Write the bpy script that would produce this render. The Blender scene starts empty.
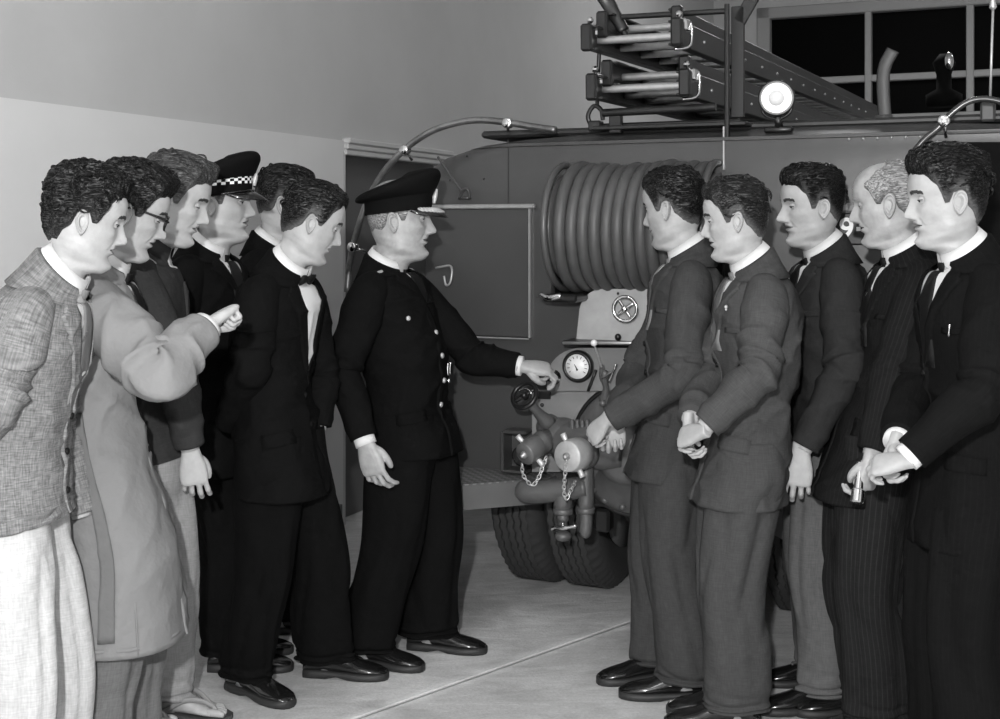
import bpy, math, random
import numpy as np
from mathutils import Matrix, Vector
random.seed(7)
rng = np.random.RandomState(11)
SC = bpy.context.scene
COL = SC.collection
PI = math.pi
# ---------------------------------------------------------------- camera
FPX, HC, PYH = 1260.0, 1.55, 230.0          # focal length in pixels, eye height, horizon row
cam = bpy.data.cameras.new('camera'); cam_o = bpy.data.objects.new('camera', cam); COL.objects.link(cam_o)
cam.sensor_width = 36; cam.lens = FPX / 1000 * 36; cam.shift_y = -(359.5 - PYH) / 1000
cam.clip_start = 0.05; cam.clip_end = 100
cam_o.location = (0, 0, HC); cam_o.rotation_euler = (PI / 2, 0, 0)
SC.camera = cam_o
def at(px, py, Y):
    "world point seen at a pixel, at distance Y from the camera"
    return np.array([(px - 500) / FPX * Y, Y, HC - (py - PYH) / FPX * Y])
def gx(px, Y): return (px - 500) / FPX * Y
A = lambda *a: np.array(a, dtype=float)
def nrm(v):
    v = np.asarray(v, float); return v / max(1e-9, np.linalg.norm(v))
# ---------------------------------------------------------------- materials
MATS = {}
def mat(name, g, rough=.6, metal=0.0, spec=.5, bump=0, bscale=60, bdist=.004, var=0, vscale=3, sheen=0, kind=None, coat=0, emit=0, k2=None, coords='Object'):
    if name in MATS: return MATS[name]
    m = bpy.data.materials.new(name); m.use_nodes = True
    nt = m.node_tree; N = nt.nodes; L = nt.links; b = N['Principled BSDF']
    col = (g, g, g, 1) if not hasattr(g, '__len__') else (*g, 1)
    b.inputs['Base Color'].default_value = col
    b.inputs['Roughness'].default_value = rough; b.inputs['Metallic'].default_value = metal
    b.inputs['Specular IOR Level'].default_value = spec
    if sheen: b.inputs['Sheen Weight'].default_value = sheen; b.inputs['Sheen Roughness'].default_value = .5
    if coat: b.inputs['Coat Weight'].default_value = coat; b.inputs['Coat Roughness'].default_value = .12
    if emit:
        b.inputs['Emission Color'].default_value = (1, 1, 1, 1); b.inputs['Emission Strength'].default_value = emit
    tc = N.new('ShaderNodeTexCoord')
    src = tc.outputs[coords]
    last = None
    if var:
        n = N.new('ShaderNodeTexNoise'); n.inputs['Scale'].default_value = vscale; n.inputs['Detail'].default_value = 5
        n.inputs['Roughness'].default_value = .6
        L.new(src, n.inputs['Vector'])
        mr = N.new('ShaderNodeMapRange'); mr.inputs['From Min'].default_value = .3; mr.inputs['From Max'].default_value = .7
        mr.inputs['To Min'].default_value = 1 - var; mr.inputs['To Max'].default_value = 1 + var
        L.new(n.outputs['Fac'], mr.inputs['Value'])
        last = mr.outputs['Result']
    def mul(a, bb):
        x = N.new('ShaderNodeMath'); x.operation = 'MULTIPLY'
        L.new(a, x.inputs[0])
        if hasattr(bb, 'default_value'): L.new(bb, x.inputs[1])
        else: x.inputs[1].default_value = bb
        return x.outputs[0]
    if kind in ('tweed', 'weave', 'stripe'):
        uvn = tc.outputs['UV']
        def stretched(sx, sy, lo, hi, det=2):
            mp = N.new('ShaderNodeMapping'); mp.inputs['Scale'].default_value = (sx, sy, 1); L.new(uvn, mp.inputs['Vector'])
            n = N.new('ShaderNodeTexNoise'); n.inputs['Scale'].default_value = 1; n.inputs['Detail'].default_value = det
            L.new(mp.outputs[0], n.inputs['Vector'])
            mr = N.new('ShaderNodeMapRange'); mr.inputs['From Min'].default_value = .3; mr.inputs['From Max'].default_value = .7
            mr.inputs['To Min'].default_value = lo; mr.inputs['To Max'].default_value = hi
            L.new(n.outputs['Fac'], mr.inputs['Value']); return mr.outputs['Result']
        amp = {'tweed': .30, 'weave': .10, 'stripe': .08}[kind]
        a1 = stretched(260, 30, 1 - amp, 1 + amp); a2 = stretched(30, 260, 1 - amp, 1 + amp)
        v = mul(a1, a2)
        if kind == 'stripe':
            sp = N.new('ShaderNodeSeparateXYZ'); L.new(uvn, sp.inputs[0])
            f = N.new('ShaderNodeMath'); f.operation = 'MULTIPLY'; f.inputs[1].default_value = 1 / .013; L.new(sp.outputs[0], f.inputs[0])
            fr = N.new('ShaderNodeMath'); fr.operation = 'FRACT'; L.new(f.outputs[0], fr.inputs[0])
            lt = N.new('ShaderNodeMath'); lt.operation = 'LESS_THAN'; lt.inputs[1].default_value = .16; L.new(fr.outputs[0], lt.inputs[0])
            ma = N.new('ShaderNodeMath'); ma.operation = 'MULTIPLY_ADD'; ma.inputs[1].default_value = k2 or 1.2; ma.inputs[2].default_value = 1; L.new(lt.outputs[0], ma.inputs[0])
            v = mul(v, ma.outputs[0])
        last = v if last is None else mul(last, v)
    if kind == 'hair':
        mp = N.new('ShaderNodeMapping'); mp.inputs['Scale'].default_value = (40, 330, 330) if not k2 else k2; L.new(src, mp.inputs['Vector'])
        n = N.new('ShaderNodeTexNoise'); n.inputs['Scale'].default_value = 1; n.inputs['Detail'].default_value = 3; n.inputs['Distortion'].default_value = .6
        L.new(mp.outputs[0], n.inputs['Vector'])
        mr = N.new('ShaderNodeMapRange'); mr.inputs['From Min'].default_value = .35; mr.inputs['From Max'].default_value = .65
        mr.inputs['To Min'].default_value = .35; mr.inputs['To Max'].default_value = 1.9
        L.new(n.outputs['Fac'], mr.inputs['Value']); last = mr.outputs['Result']
        bm_ = N.new('ShaderNodeBump'); bm_.inputs['Strength'].default_value = .9; bm_.inputs['Distance'].default_value = .004
        L.new(n.outputs['Fac'], bm_.inputs['Height']); L.new(bm_.outputs[0], b.inputs['Normal'])
    if kind == 'hair':
        def math_(op, x, y, cl=False):
            q = N.new('ShaderNodeMath'); q.operation = op; q.use_clamp = cl
            for i, z in enumerate((x, y)):
                if isinstance(z, (int, float)): q.inputs[i].default_value = z
                else: L.new(z, q.inputs[i])
            return q.outputs[0]
        sp = N.new('ShaderNodeSeparateXYZ'); L.new(tc.outputs['UV'], sp.inputs[0])
        fac = math_('ADD', math_('MULTIPLY', sp.outputs[0], 1.3), math_('MULTIPLY', math_('SUBTRACT', n.outputs['Fac'], .5), 2.4), True)
        s2 = N.new('ShaderNodeMapRange'); s2.inputs['From Min'].default_value = .50; s2.inputs['From Max'].default_value = .68; s2.inputs['To Min'].default_value = .05; s2.inputs['To Max'].default_value = 1.0
        L.new(n.outputs['Fac'], s2.inputs['Value']); L.new(math_('MULTIPLY', s2.outputs['Result'], spec * 3.0), b.inputs['Specular IOR Level'])
        mx = N.new('ShaderNodeVectorMath'); mx.operation = 'SCALE'; mx.inputs[0].default_value = col[:3]; L.new(last, mx.inputs['Scale'])
        mm = N.new('ShaderNodeMix'); mm.data_type = 'RGBA'; L.new(fac, mm.inputs[0]); mm.inputs[6].default_value = (.11, .11, .11, 1); L.new(mx.outputs[0], mm.inputs[7]); L.new(mm.outputs[2], b.inputs['Base Color'])
        last = None
    if last is not None:
        mx = N.new('ShaderNodeVectorMath'); mx.operation = 'SCALE'; mx.inputs[0].default_value = col[:3]
        L.new(last, mx.inputs['Scale']); L.new(mx.outputs[0], b.inputs['Base Color'])
    if bump and kind != 'hair':
        n = N.new('ShaderNodeTexNoise'); n.inputs['Scale'].default_value = bscale; n.inputs['Detail'].default_value = 4
        L.new(src, n.inputs['Vector'])
        bm_ = N.new('ShaderNodeBump'); bm_.inputs['Strength'].default_value = bump; bm_.inputs['Distance'].default_value = bdist
        L.new(n.outputs['Fac'], bm_.inputs['Height']); L.new(bm_.outputs[0], b.inputs['Normal'])
    MATS[name] = m
    return m
# ---------------------------------------------------------------- objects
ORG = {}
def empty(name, loc, label=None, cat=None, group=None):
    o = bpy.data.objects.new(name, None); COL.objects.link(o); o.location = loc; o.empty_display_size = .1
    ORG[o] = np.array(loc, float)
    if label: o['label'] = label
    if cat: o['category'] = cat
    if group: o['group'] = group
    return o
def mk(name, geo, m, parent=None, smooth=True, label=None, kind=None, cat=None, group=None, uv=None, midx=None, org=None):
    "geo = (verts Nx3 world coordinates, faces list); linked as one mesh object, stored relative to its parent's origin"
    v, f = geo[0], geo[1]
    if uv is None and len(geo) > 2: uv = geo[2]
    v = np.asarray(v, float).reshape(-1, 3)
    base = ORG[parent] if parent is not None else (np.array(org, float) if org is not None else np.zeros(3))
    me = bpy.data.meshes.new(name)
    me.from_pydata((v - base).tolist(), [], [tuple(int(i) for i in q) for q in f])
    ms = m if isinstance(m, (list, tuple)) else [m]
    for x in ms: me.materials.append(x)
    if midx is not None: me.polygons.foreach_set('material_index', np.asarray(midx, dtype=np.int32))
    if smooth: me.polygons.foreach_set('use_smooth', np.ones(len(me.polygons), dtype=bool))
    if uv is not None:
        ul = me.uv_layers.new(name='uv'); li = np.zeros(len(me.loops), dtype=np.int32); me.loops.foreach_get('vertex_index', li)
        ul.data.foreach_set('uv', np.asarray(uv, float)[li].ravel())
    me.validate(); me.update()
    o = bpy.data.objects.new(name, me); COL.objects.link(o)
    if parent is not None: o.parent = parent
    elif org is not None: o.location = org
    ORG[o] = base
    if label: o['label'] = label
    if kind: o['kind'] = kind
    if cat: o['category'] = cat
    if group: o['group'] = group
    return o
def edge_split(o, ang=35):
    for p in o.data.polygons: p.use_smooth = True
    try: o.data.set_sharp_from_angle(angle=math.radians(ang))
    except Exception: pass
    return o
def join(*gs):
    V_, F_ = [], []; n = 0
    for g in gs:
        v = np.asarray(g[0], float).reshape(-1, 3); V_.append(v); F_ += [tuple(i + n for i in q) for q in g[1]]; n += len(v)
    return np.concatenate(V_), F_
def grid_faces(nr, nc, wrap=False, off=0):
    r = np.arange(nr - 1)[:, None]; c = np.arange(nc if wrap else nc - 1)[None, :]
    c2 = (c + 1) % nc
    a = r * nc + c; b = r * nc + c2; d = (r + 1) * nc + c; e = (r + 1) * nc + c2
    return np.stack([a, b, e, d], -1).reshape(-1, 4) + off
def gridmesh(P, wrap=False, caps=False, uv=None):
    "P: rows x cols x 3"
    nr, nc = P.shape[:2]
    f = grid_faces(nr, nc, wrap).tolist(); v = P.reshape(-1, 3)
    if caps and wrap:
        c0 = P[0].mean(0); c1 = P[-1].mean(0); n = len(v)
        v = np.concatenate([v, c0[None], c1[None]])
        for i in range(nc):
            j = (i + 1) % nc
            f.append((n, j, i)); f.append((n + 1, (nr - 1) * nc + i, (nr - 1) * nc + j))
    if uv is not None:
        uu = uv.reshape(-1, 2)
        if len(v) > len(uu): uu = np.concatenate([uu, np.zeros((len(v) - len(uu), 2))])
        return v, f, uu
    return v, f
def frame_from(x=None, z=None):
    x = nrm(x); z = np.asarray(z, float); z = nrm(z - x * np.dot(z, x)); y = np.cross(z, x); return np.array([x, y, z])
def box(c, s, R=None, bev=0.0):
    "box, centre c, full size s, axes rows R; bevelled edges"
    R = np.eye(3) if R is None else np.asarray(R, float)
    s = np.asarray(s, float) / 2
    if bev <= 0:
        v = np.array([[x, y, z] for x in (-1, 1) for y in (-1, 1) for z in (-1, 1)], float) * s
        f = [(0, 1, 3, 2), (4, 6, 7, 5), (0, 4, 5, 1), (2, 3, 7, 6), (0, 2, 6, 4), (1, 5, 7, 3)]
    else:
        bev = min(bev, s.min() * .98)
        pts = {}; v = []
        for x in (-1, 1):
            for y in (-1, 1):
                for z in (-1, 1):
                    for a in range(3):
                        q = np.array([x, y, z], float) * (s - bev); q[a] = (x, y, z)[a] * s[a]
                        pts[(x, y, z, a)] = len(v); v.append(q)
        v = np.array(v); f = []
        for a in range(3):
            b_, c_ = [(1, 2), (2, 0), (0, 1)][a]
            for sg in (-1, 1):
                q = []
                for (p1, p2) in ((-1, -1), (1, -1), (1, 1), (-1, 1)):
                    k = [0, 0, 0]; k[a] = sg; k[b_] = p1; k[c_] = p2; q.append(pts[(*k, a)])
                f.append(q if sg > 0 else q[::-1])
        for a in range(3):
            b_, c_ = [(1, 2), (2, 0), (0, 1)][a]
            for p1 in (-1, 1):
                for p2 in (-1, 1):
                    k0 = [0, 0, 0]; k1 = [0, 0, 0]; k0[a] = -1; k1[a] = 1
                    for k in (k0, k1): k[b_] = p1; k[c_] = p2
                    q = [pts[(*k0, b_)], pts[(*k1, b_)], pts[(*k1, c_)], pts[(*k0, c_)]]
                    f.append(q if p1 * p2 < 0 else q[::-1])
        for x in (-1, 1):
            for y in (-1, 1):
                for z in (-1, 1):
                    q = [pts[(x, y, z, 0)], pts[(x, y, z, 1)], pts[(x, y, z, 2)]]
                    f.append(q if x * y * z > 0 else q[::-1])
    return v @ R + np.asarray(c, float), f
def catmull(P, n, closed=False, tpar=None):
    "dense points through P (k x d)"
    P = np.asarray(P, float); k = len(P)
    t = np.linspace(0, k - 1, n) if tpar is None else np.asarray(tpar, float)
    i = np.clip(np.floor(t).astype(int), 0, k - 2); u = (t - i)[:, None]
    g = lambda j: P[np.clip(j, 0, k - 1)]
    p0, p1, p2, p3 = g(i - 1), g(i), g(i + 1), g(i + 2)
    p0 = np.where((i == 0)[:, None], 2 * p1 - p2, p0); p3 = np.where((i == k - 2)[:, None], 2 * p2 - p1, p3)
    return .5 * ((2 * p1) + (-p0 + p2) * u + (2 * p0 - 5 * p1 + 4 * p2 - p3) * u ** 2 + (-p0 + 3 * p1 - 3 * p2 + p3) * u ** 3)
def transport(C, up=None):
    T = np.gradient(C, axis=0); T /= np.maximum(np.linalg.norm(T, axis=1, keepdims=True), 1e-9)
    u = np.asarray(up if up is not None else ([0, 0, 1] if abs(T[0][2]) < .9 else [1, 0, 0]), float)
    U = []; 
    for i in range(len(C)):
        u = u - T[i] * np.dot(u, T[i]); u = nrm(u); U.append(u)
    U = np.array(U); W = np.cross(T, U)
    return T, U, W
def tube(path, r, seg=16, n=None, smooth_path=True, up=None, caps=True, disp=None, ry=None, uv=False, grid=False):
    "tube through key points; r scalar or list per key point"
    P = np.asarray(path, float); k = len(P); n = n or (k * 6 if smooth_path else k)
    R_ = np.full(k, r, float) if np.isscalar(r) else np.asarray(r, float)
    RY = R_ if ry is None else (np.full(k, ry, float) if np.isscalar(ry) else np.asarray(ry, float))
    if smooth_path:
        D = catmull(np.concatenate([P, R_[:, None], RY[:, None]], 1), n)
    else:
        t = np.linspace(0, k - 1, n); D = np.stack([np.interp(t, np.arange(k), c) for c in np.concatenate([P, R_[:, None], RY[:, None]], 1).T], 1)
    C, rr, r2 = D[:, :3], np.maximum(D[:, 3], 1e-4), np.maximum(D[:, 4], 1e-4)
    T, U, W = transport(C, up)
    th = np.linspace(0, 2 * PI, seg, endpoint=False)
    dd = 0 if disp is None else disp(th[None, :], np.linspace(0, 1, n)[:, None])
    G = C[:, None] + U[:, None] * ((rr[:, None] + dd) * np.cos(th))[..., None] + W[:, None] * ((r2[:, None] + dd) * np.sin(th))[..., None]
    if grid: return G
    uvv = None
    if uv:
        s = np.concatenate([[0], np.cumsum(np.linalg.norm(np.diff(C, axis=0), axis=1))])
        uvv = np.stack([np.broadcast_to(th * rr.mean(), G.shape[:2]), np.broadcast_to(s[:, None], G.shape[:2])], -1)
    return gridmesh(G, wrap=True, caps=caps, uv=uvv)
def cyl(p0, p1, r0, r1=None, seg=24, bev=0.0):
    p0, p1 = np.asarray(p0, float), np.asarray(p1, float); r1 = r0 if r1 is None else r1
    d = nrm(p1 - p0)
    if bev > 0: pts = [p0, p0 + d * bev, p1 - d * bev, p1]; rs = [r0 - bev, r0, r1, r1 - bev]
    else: pts = [p0, p1]; rs = [r0, r1]
    return lathe(p0, d, [(np.dot(q - p0, d), r) for q, r in zip(pts, rs)], seg)
def lathe(o, axis, prof, seg=32, up=None, caps=True):
    "prof: (height along axis, radius)"
    a = nrm(axis); u = np.asarray(up, float) if up is not None else (A(0, 0, 1) if abs(a[2]) < .9 else A(1, 0, 0))
    u = nrm(u - a * np.dot(u, a)); w = np.cross(a, u)
    th = np.linspace(0, 2 * PI, seg, endpoint=False)
    G = np.array([[np.asarray(o) + a * h + (u * math.cos(t) + w * math.sin(t)) * max(r, 1e-4) for t in th] for h, r in prof])
    return gridmesh(G, wrap=True, caps=caps)
def ball(c, r, seg=20, rings=12, R=None):
    r = np.array([r] * 3 if np.isscalar(r) else r, float); R = np.eye(3) if R is None else R
    ph = np.linspace(-PI / 2 + .01, PI / 2 - .01, rings)[:, None]; th = np.linspace(0, 2 * PI, seg, endpoint=False)[None]
    G = np.stack([np.cos(ph) * np.cos(th) * r[0], np.cos(ph) * np.sin(th) * r[1], np.sin(ph) * np.ones_like(th) * r[2]], -1) @ R + np.asarray(c)
    return gridmesh(G, wrap=True, caps=True)
def prism(poly, O, ex, ey, depth, bev=0):
    "extrude a 2d polygon (x,y) placed at O with axes ex, ey, thickness along ex x ey"
    ex, ey = np.asarray(ex, float), np.asarray(ey, float); n = nrm(np.cross(ex, ey)); P = np.asarray(poly, float); k = len(P)
    v0 = np.asarray(O) + P[:, :1] * ex + P[:, 1:] * ey; v1 = v0 + n * depth
    f = [tuple(range(k))[::-1], tuple(range(k, 2 * k))] + [(i, (i + 1) % k, k + (i + 1) % k, k + i) for i in range(k)]
    return np.concatenate([v0, v1]), f
def sn(x, y, seed, k=4):
    "cheap smooth noise in about -1..1"
    r = np.random.RandomState(seed); s = 0
    for i in range(k):
        a = r.uniform(0, 2 * PI); f = r.uniform(.6, 1.7); p = r.uniform(0, 2 * PI)
        s = s + np.sin(f * (x * math.cos(a) + y * math.sin(a)) + p + 1.1 * np.sin(.7 * f * (y * math.cos(a) - x * math.sin(a)) + 2 * p))
    return np.clip(s / k * 1.3, -1, 1)
def sstep(a, b, x):
    t = np.clip((x - a) / (b - a), 0, 1); return t * t * (3 - 2 * t)
def text_mesh(s, size, O, ex, ey, depth=.002):
    cu = bpy.data.curves.new('lettering', 'FONT'); cu.body = s; cu.size = size; cu.extrude = depth; cu.align_x = 'CENTER'; cu.align_y = 'CENTER'; cu.offset = size * .015
    to = bpy.data.objects.new('lettering', cu); COL.objects.link(to); dg = bpy.context.evaluated_depsgraph_get()
    me = bpy.data.meshes.new_from_object(to.evaluated_get(dg)); v = np.array([q.co[:] for q in me.vertices]); f = [tuple(p.vertices) for p in me.polygons]
    bpy.data.objects.remove(to); bpy.data.meshes.remove(me)
    ex, ey = np.asarray(ex, float), np.asarray(ey, float); n = np.cross(ex, ey)
    return np.asarray(O) + v[:, :1] * ex + v[:, 1:2] * ey + v[:, 2:3] * n, f
def remesh(geo, voxel, it=3, fac=.5):
    me = bpy.data.meshes.new('tmp'); me.from_pydata(np.asarray(geo[0]).tolist(), [], [tuple(map(int, q)) for q in geo[1]])
    o = bpy.data.objects.new('tmp', me); COL.objects.link(o)
    m = o.modifiers.new('r', 'REMESH'); m.mode = 'VOXEL'; m.voxel_size = voxel
    s = o.modifiers.new('s', 'SMOOTH'); s.factor = fac; s.iterations = it
    dg = bpy.context.evaluated_depsgraph_get(); ev = o.evaluated_get(dg); me2 = bpy.data.meshes.new_from_object(ev)
    n = len(me2.vertices); v = np.zeros(n * 3); me2.vertices.foreach_get('co', v); f = [tuple(p.vertices) for p in me2.polygons]
    bpy.data.objects.remove(o); bpy.data.meshes.remove(me); bpy.data.meshes.remove(me2)
    return v.reshape(-1, 3), f
# ---------------------------------------------------------------- the garage
U = A(.9156, -.402, 0); W = A(.402, .9156, 0); ZU = A(0, 0, 1)       # across the engine / along it, away from the camera
R0 = A(.2, 4.99, 0)
RF = np.array([U, W, ZU])
def tp(t, s, z): return R0 + U * t + W * s + ZU * z
def rp(px, py, s=0.0):
    "point of the plane s metres in front of (+) or behind (-) the engine's rear face that lies on the line of sight of a pixel"
    d = A((px - 500) / FPX, 1, -(py - PYH) / FPX); o = A(0, 0, HC)
    k = (np.dot(R0, W) + s - np.dot(o, W)) / np.dot(d, W)
    return o + d * k
def rt(px, s=0.0):
    p = rp(px, PYH, s); return float(np.dot(p - R0, U))
M_wall = mat('painted_wall_plaster', .47, .85, bump=.25, bscale=140, bdist=.002, var=.05, vscale=1.5)
M_wall_low = mat('painted_wall_dado', .62, .8, bump=.25, bscale=140, bdist=.002, var=.04, vscale=1.5)
M_frame = mat('window_paint', .33, .6)
M_ceil = mat('ceiling_paint', .5, .9, bump=.2, bscale=60)
M_glass_night = mat('night_window_glass', .002, .5, spec=.03)
S0, S1, TL, TR = -7.5, 9.0, -1.6, 6.2
ZC = 4.7
def floor_mat():
    m = bpy.data.materials.new('worn_concrete'); m.use_nodes = True; nt = m.node_tree; N = nt.nodes; L = nt.links; b = N['Principled BSDF']
    tc = N.new('ShaderNodeTexCoord')
    def noise(sc, rot, det, dist=0):
        mp = N.new('ShaderNodeMapping'); mp.inputs['Rotation'].default_value = (0, 0, rot); mp.inputs['Scale'].default_value = sc
        L.new(tc.outputs['Object'], mp.inputs['Vector'])
        n = N.new('ShaderNodeTexNoise'); n.inputs['Scale'].default_value = 1; n.inputs['Detail'].default_value = det; n.inputs['Distortion'].default_value = dist; n.inputs['Roughness'].default_value = .62
        L.new(mp.outputs[0], n.inputs['Vector']); return n.outputs['Fac']
    def mr(x, a, b_, c, d):
        q = N.new('ShaderNodeMapRange'); q.inputs['From Min'].default_value = a; q.inputs['From Max'].default_value = b_; q.inputs['To Min'].default_value = c; q.inputs['To Max'].default_value = d
        L.new(x, q.inputs['Value']); return q.outputs['Result']
    def mth(op, x, y):
        q = N.new('ShaderNodeMath'); q.operation = op
        for i, z in enumerate((x, y)):
            if isinstance(z, (int, float)): q.inputs[i].default_value = z
            else: L.new(z, q.inputs[i])
        return q.outputs[0]
    streak = noise((3.5, 11, 1), math.radians(-30), 7, 1.6); blotch = noise((1.6, 1.6, 1), 0, 6, .4); fine = noise((90, 90, 90), 0, 4)
    v = mth('MULTIPLY', mr(streak, .3, .7, .84, 1.15), mth('MULTIPLY', mr(blotch, .3, .7, .66, 1.28), mr(fine, .3, .7, .88, 1.12)))
    # trowelled joint running diagonally across the bay
    p0 = A(-.46, 3.994); d = nrm(A(.974, .99)); nn = A(-d[1], d[0])
    sp = N.new('ShaderNodeSeparateXYZ'); L.new(tc.outputs['Object'], sp.inputs[0])
    dist = mth('ADD', mth('ADD', mth('MULTIPLY', sp.outputs[0], float(nn[0])), mth('MULTIPLY', sp.outputs[1], float(nn[1]))), -float(np.dot(nn, p0)))
    ad = mth('ABSOLUTE', dist, 0)
    groove = mr(ad, .004, .012, 0, 1)
    edge = mr(ad, .02, .05, 1.22, 1.0)
    v = mth('MULTIPLY', v, mth('MULTIPLY', mr(groove, 0, 1, 1.0, 1.0), edge))
    mx = N.new('ShaderNodeVectorMath'); mx.operation = 'SCALE'; mx.inputs[0].default_value = (.52, .52, .52)
    L.new(v, mx.inputs['Scale']); L.new(mx.outputs[0], b.inputs['Base Color'])
    b.inputs['Roughness'].default_value = .7; b.inputs['Specular IOR Level'].default_value = .35
    bp = N.new('ShaderNodeBump'); bp.inputs['Strength'].default_value = .5; bp.inputs['Distance'].default_value = .006
    L.new(mth('ADD', mth('MULTIPLY', groove, 2.0), mth('ADD', streak, mth('MULTIPLY', fine, .5))), bp.inputs['Height']); L.new(bp.outputs[0], b.inputs['Normal'])
    return m
def plank(t0, t1, s0, s1, z0, z1, bev=0):
    return box(tp((t0 + t1) / 2, (s0 + s1) / 2, (z0 + z1) / 2), (abs(t1 - t0), abs(s1 - s0), abs(z1 - z0)), RF, bev)
mk('floor', plank(TL - .15, TR + .15, S0 - .15, S1 + .2, -.1, 0), floor_mat(), smooth=False, kind='structure')
mk('ceiling', plank(TL - .15, TR + .15, S0 - .15, S1 + .2, ZC, ZC + .1), M_ceil, smooth=False, kind='structure')
ZD = 2.02                                                           # height of the painted band and the door head
D0, D1 = 1.085, 2.3                                                # door opening along the left wall
def wall_left():
    parts_hi = [plank(TL - .15, TL, S0, S1, ZD, ZC)]
    lo = [plank(TL - .15, TL + .012, S0, D0, 0, ZD), plank(TL - .15, TL + .012, D1, S1, 0, ZD)]
    g1 = join(*parts_hi); g2 = join(*lo)
    g = join(g1, g2); mi = [0] * len(g1[1]) + [1] * len(g2[1])
    mk('wall_left', g, [M_wall, M_wall_low], smooth=False, kind='structure', midx=mi)
wall_left()
M_door = mat('grey_door_paint', .10, .5)
dr = mk('door_1', plank(TL - .11, TL - .07, D0, D1, 0, ZD - .06, .004), M_door, smooth=False, kind='structure')
mk('trim_1', join(plank(TL - .13, TL + .013, D0 - .012, D0 + .01, 0, ZD - .06), plank(TL - .13, TL + .03, D1 - .01, D1 + .045, 0, ZD - .06),
   plank(TL - .13, TL + .025, D0, D1 + .045, ZD - .075, ZD - .045, .006), plank(TL - .13, TL + .035, D0, D1 + .045, ZD - .045, ZD - .015, .006), plank(TL - .13, TL + .045, D0, D1 + .045, ZD - .015, ZD + .015, .006)), mat('door_trim_paint', .5, .6), smooth=False, kind='structure')
mk('baseboard_left', plank(TL, TL + .03, S0, D0 - .05, 0, .12), M_door, smooth=False, kind='structure')
# front wall of the bay with its long night-dark window
wt0 = rt(768, S1); wt1 = rt(1090, S1); WZ1 = rp(768, 17, S1)[2]; WZ0 = rp(868, 118, S1)[2]
mk('wall_front', join(plank(TL, wt0, S1, S1 + .2, 0, ZC), plank(wt1, TR, S1, S1 + .2, 0, ZC), plank(wt0, wt1, S1, S1 + .2, 0, WZ0), plank(wt0, wt1, S1, S1 + .2, WZ1, ZC)), M_wall, smooth=False, kind='structure')
mk('wall_right', plank(TR, TR + .15, S0, S1, 0, ZC), M_wall, smooth=False, kind='structure')
mk('wall_back', plank(TL, TR, S0 - .15, S0, 0, ZC), M_wall, smooth=False, kind='structure')
win = empty('window_1', tp(wt0, S1, 0)); win['kind'] = 'structure'
mk('pane', plank(wt0, wt1, S1 + .1, S1 + .112, WZ0, WZ1), M_glass_night, win, smooth=False)
fr = [plank(wt0 - .12, wt1, S1 - .02, S1 + .12, WZ1 - .02, WZ1 + .10, .01), plank(wt0 - .12, wt0 + .02, S1 - .02, S1 + .12, WZ0, WZ1 + .1, .01), plank(wt0 - .28, wt1, S1 - .012, S1 + .02, WZ1 + .22, WZ1 + .25)]
for px, w in ((868, .10), (970, .11), (1072, .1)):
    t = rt(px, S1); fr.append(plank(t - w / 3, t + w / 3, S1 - .01, S1 + .12, WZ0, WZ1, .008))
tz = rp(900, 78, S1)[2]; fr.append(plank(wt0, wt1, S1 + .01, S1 + .12, tz - .02, tz + .05, .008))
fr.append(plank(wt0, wt1, S1 - .03, S1 + .12, WZ0 - .06, WZ0 + .03, .008))
mk('window_frame', join(*fr), M_frame, win, smooth=False)
# ---------------------------------------------------------------- light: press flash beside the camera, and the bay's weak ceiling lamps
def add_light(name, kind, loc, energy, **k):
    l = bpy.data.lights.new(name, kind); l.energy = energy
    for a, v in k.items(): setattr(l, a, v)
    o = bpy.data.objects.new(name, l); COL.objects.link(o); o.location = loc; return o
add_light('flash_gun', 'POINT', (-.20, -.35, 1.98), 700, shadow_soft_size=.045)
for (t, s, e) in ((.6, -3.2, 25), (.6, 5.6, 62), (4, -3, 25), (4, 6.5, 40)):
    o = add_light('ceiling_lamp', 'AREA', tp(t, s, ZC - .12), e, shape='RECTANGLE', size=1.2, size_y=.3)
w = bpy.data.worlds.new('world'); SC.world = w; w.use_nodes = True
w.node_tree.nodes['Background'].inputs[0].default_value = (1, 1, 1, 1); w.node_tree.nodes['Background'].inputs[1].default_value = .02
SC.view_settings.view_transform = 'Standard'; SC.view_settings.look = 'None'; SC.view_settings.gamma = 1; SC.view_settings.use_curve_mapping = False
SC.view_settings.exposure = 0.0
# ---------------------------------------------------------------- the fire engine, seen from the rear
M_body = mat('engine_body_paint', .050, .38, spec=.5, bump=.12, bscale=6, bdist=.02, var=.10, vscale=2)
M_roof = mat('engine_roof_paint', .02, .5, spec=.5)
M_panel_light = mat('pump_panel_light', .34, .45, var=.08, vscale=20)
M_panel_mid = mat('pump_panel_mid', .16, .5, var=.08, vscale=15)
M_cast = mat('cast_metal', .11, .45, metal=.25, bump=.3, bscale=70, bdist=.003, var=.15, vscale=15)
M_alu = mat('dull_aluminium', .42, .38, metal=.6, var=.12, vscale=25)
M_chrome = mat('chrome', .75, .12, metal=1)
M_dark = mat('black_enamel', .010, .35)
M_rubber = mat('tyre_rubber', .035, .75, bump=.15, bscale=90)
M_hose = mat('hose_rubber', .065, .5, bump=.15, bscale=120, var=.15, vscale=8)
M_plate_w = mat('number_white', .75, .4)
M_step = mat('tread_plate', .16, .5, metal=.3, bump=.0)
engine = empty('fire_engine', tp(.45, 0, 0), 'fire engine seen from its rear, with hose reel, pump gear and ladder rack', 'fire engine')
T0, T1, SL = -.80, 2.4, 6.4
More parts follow.
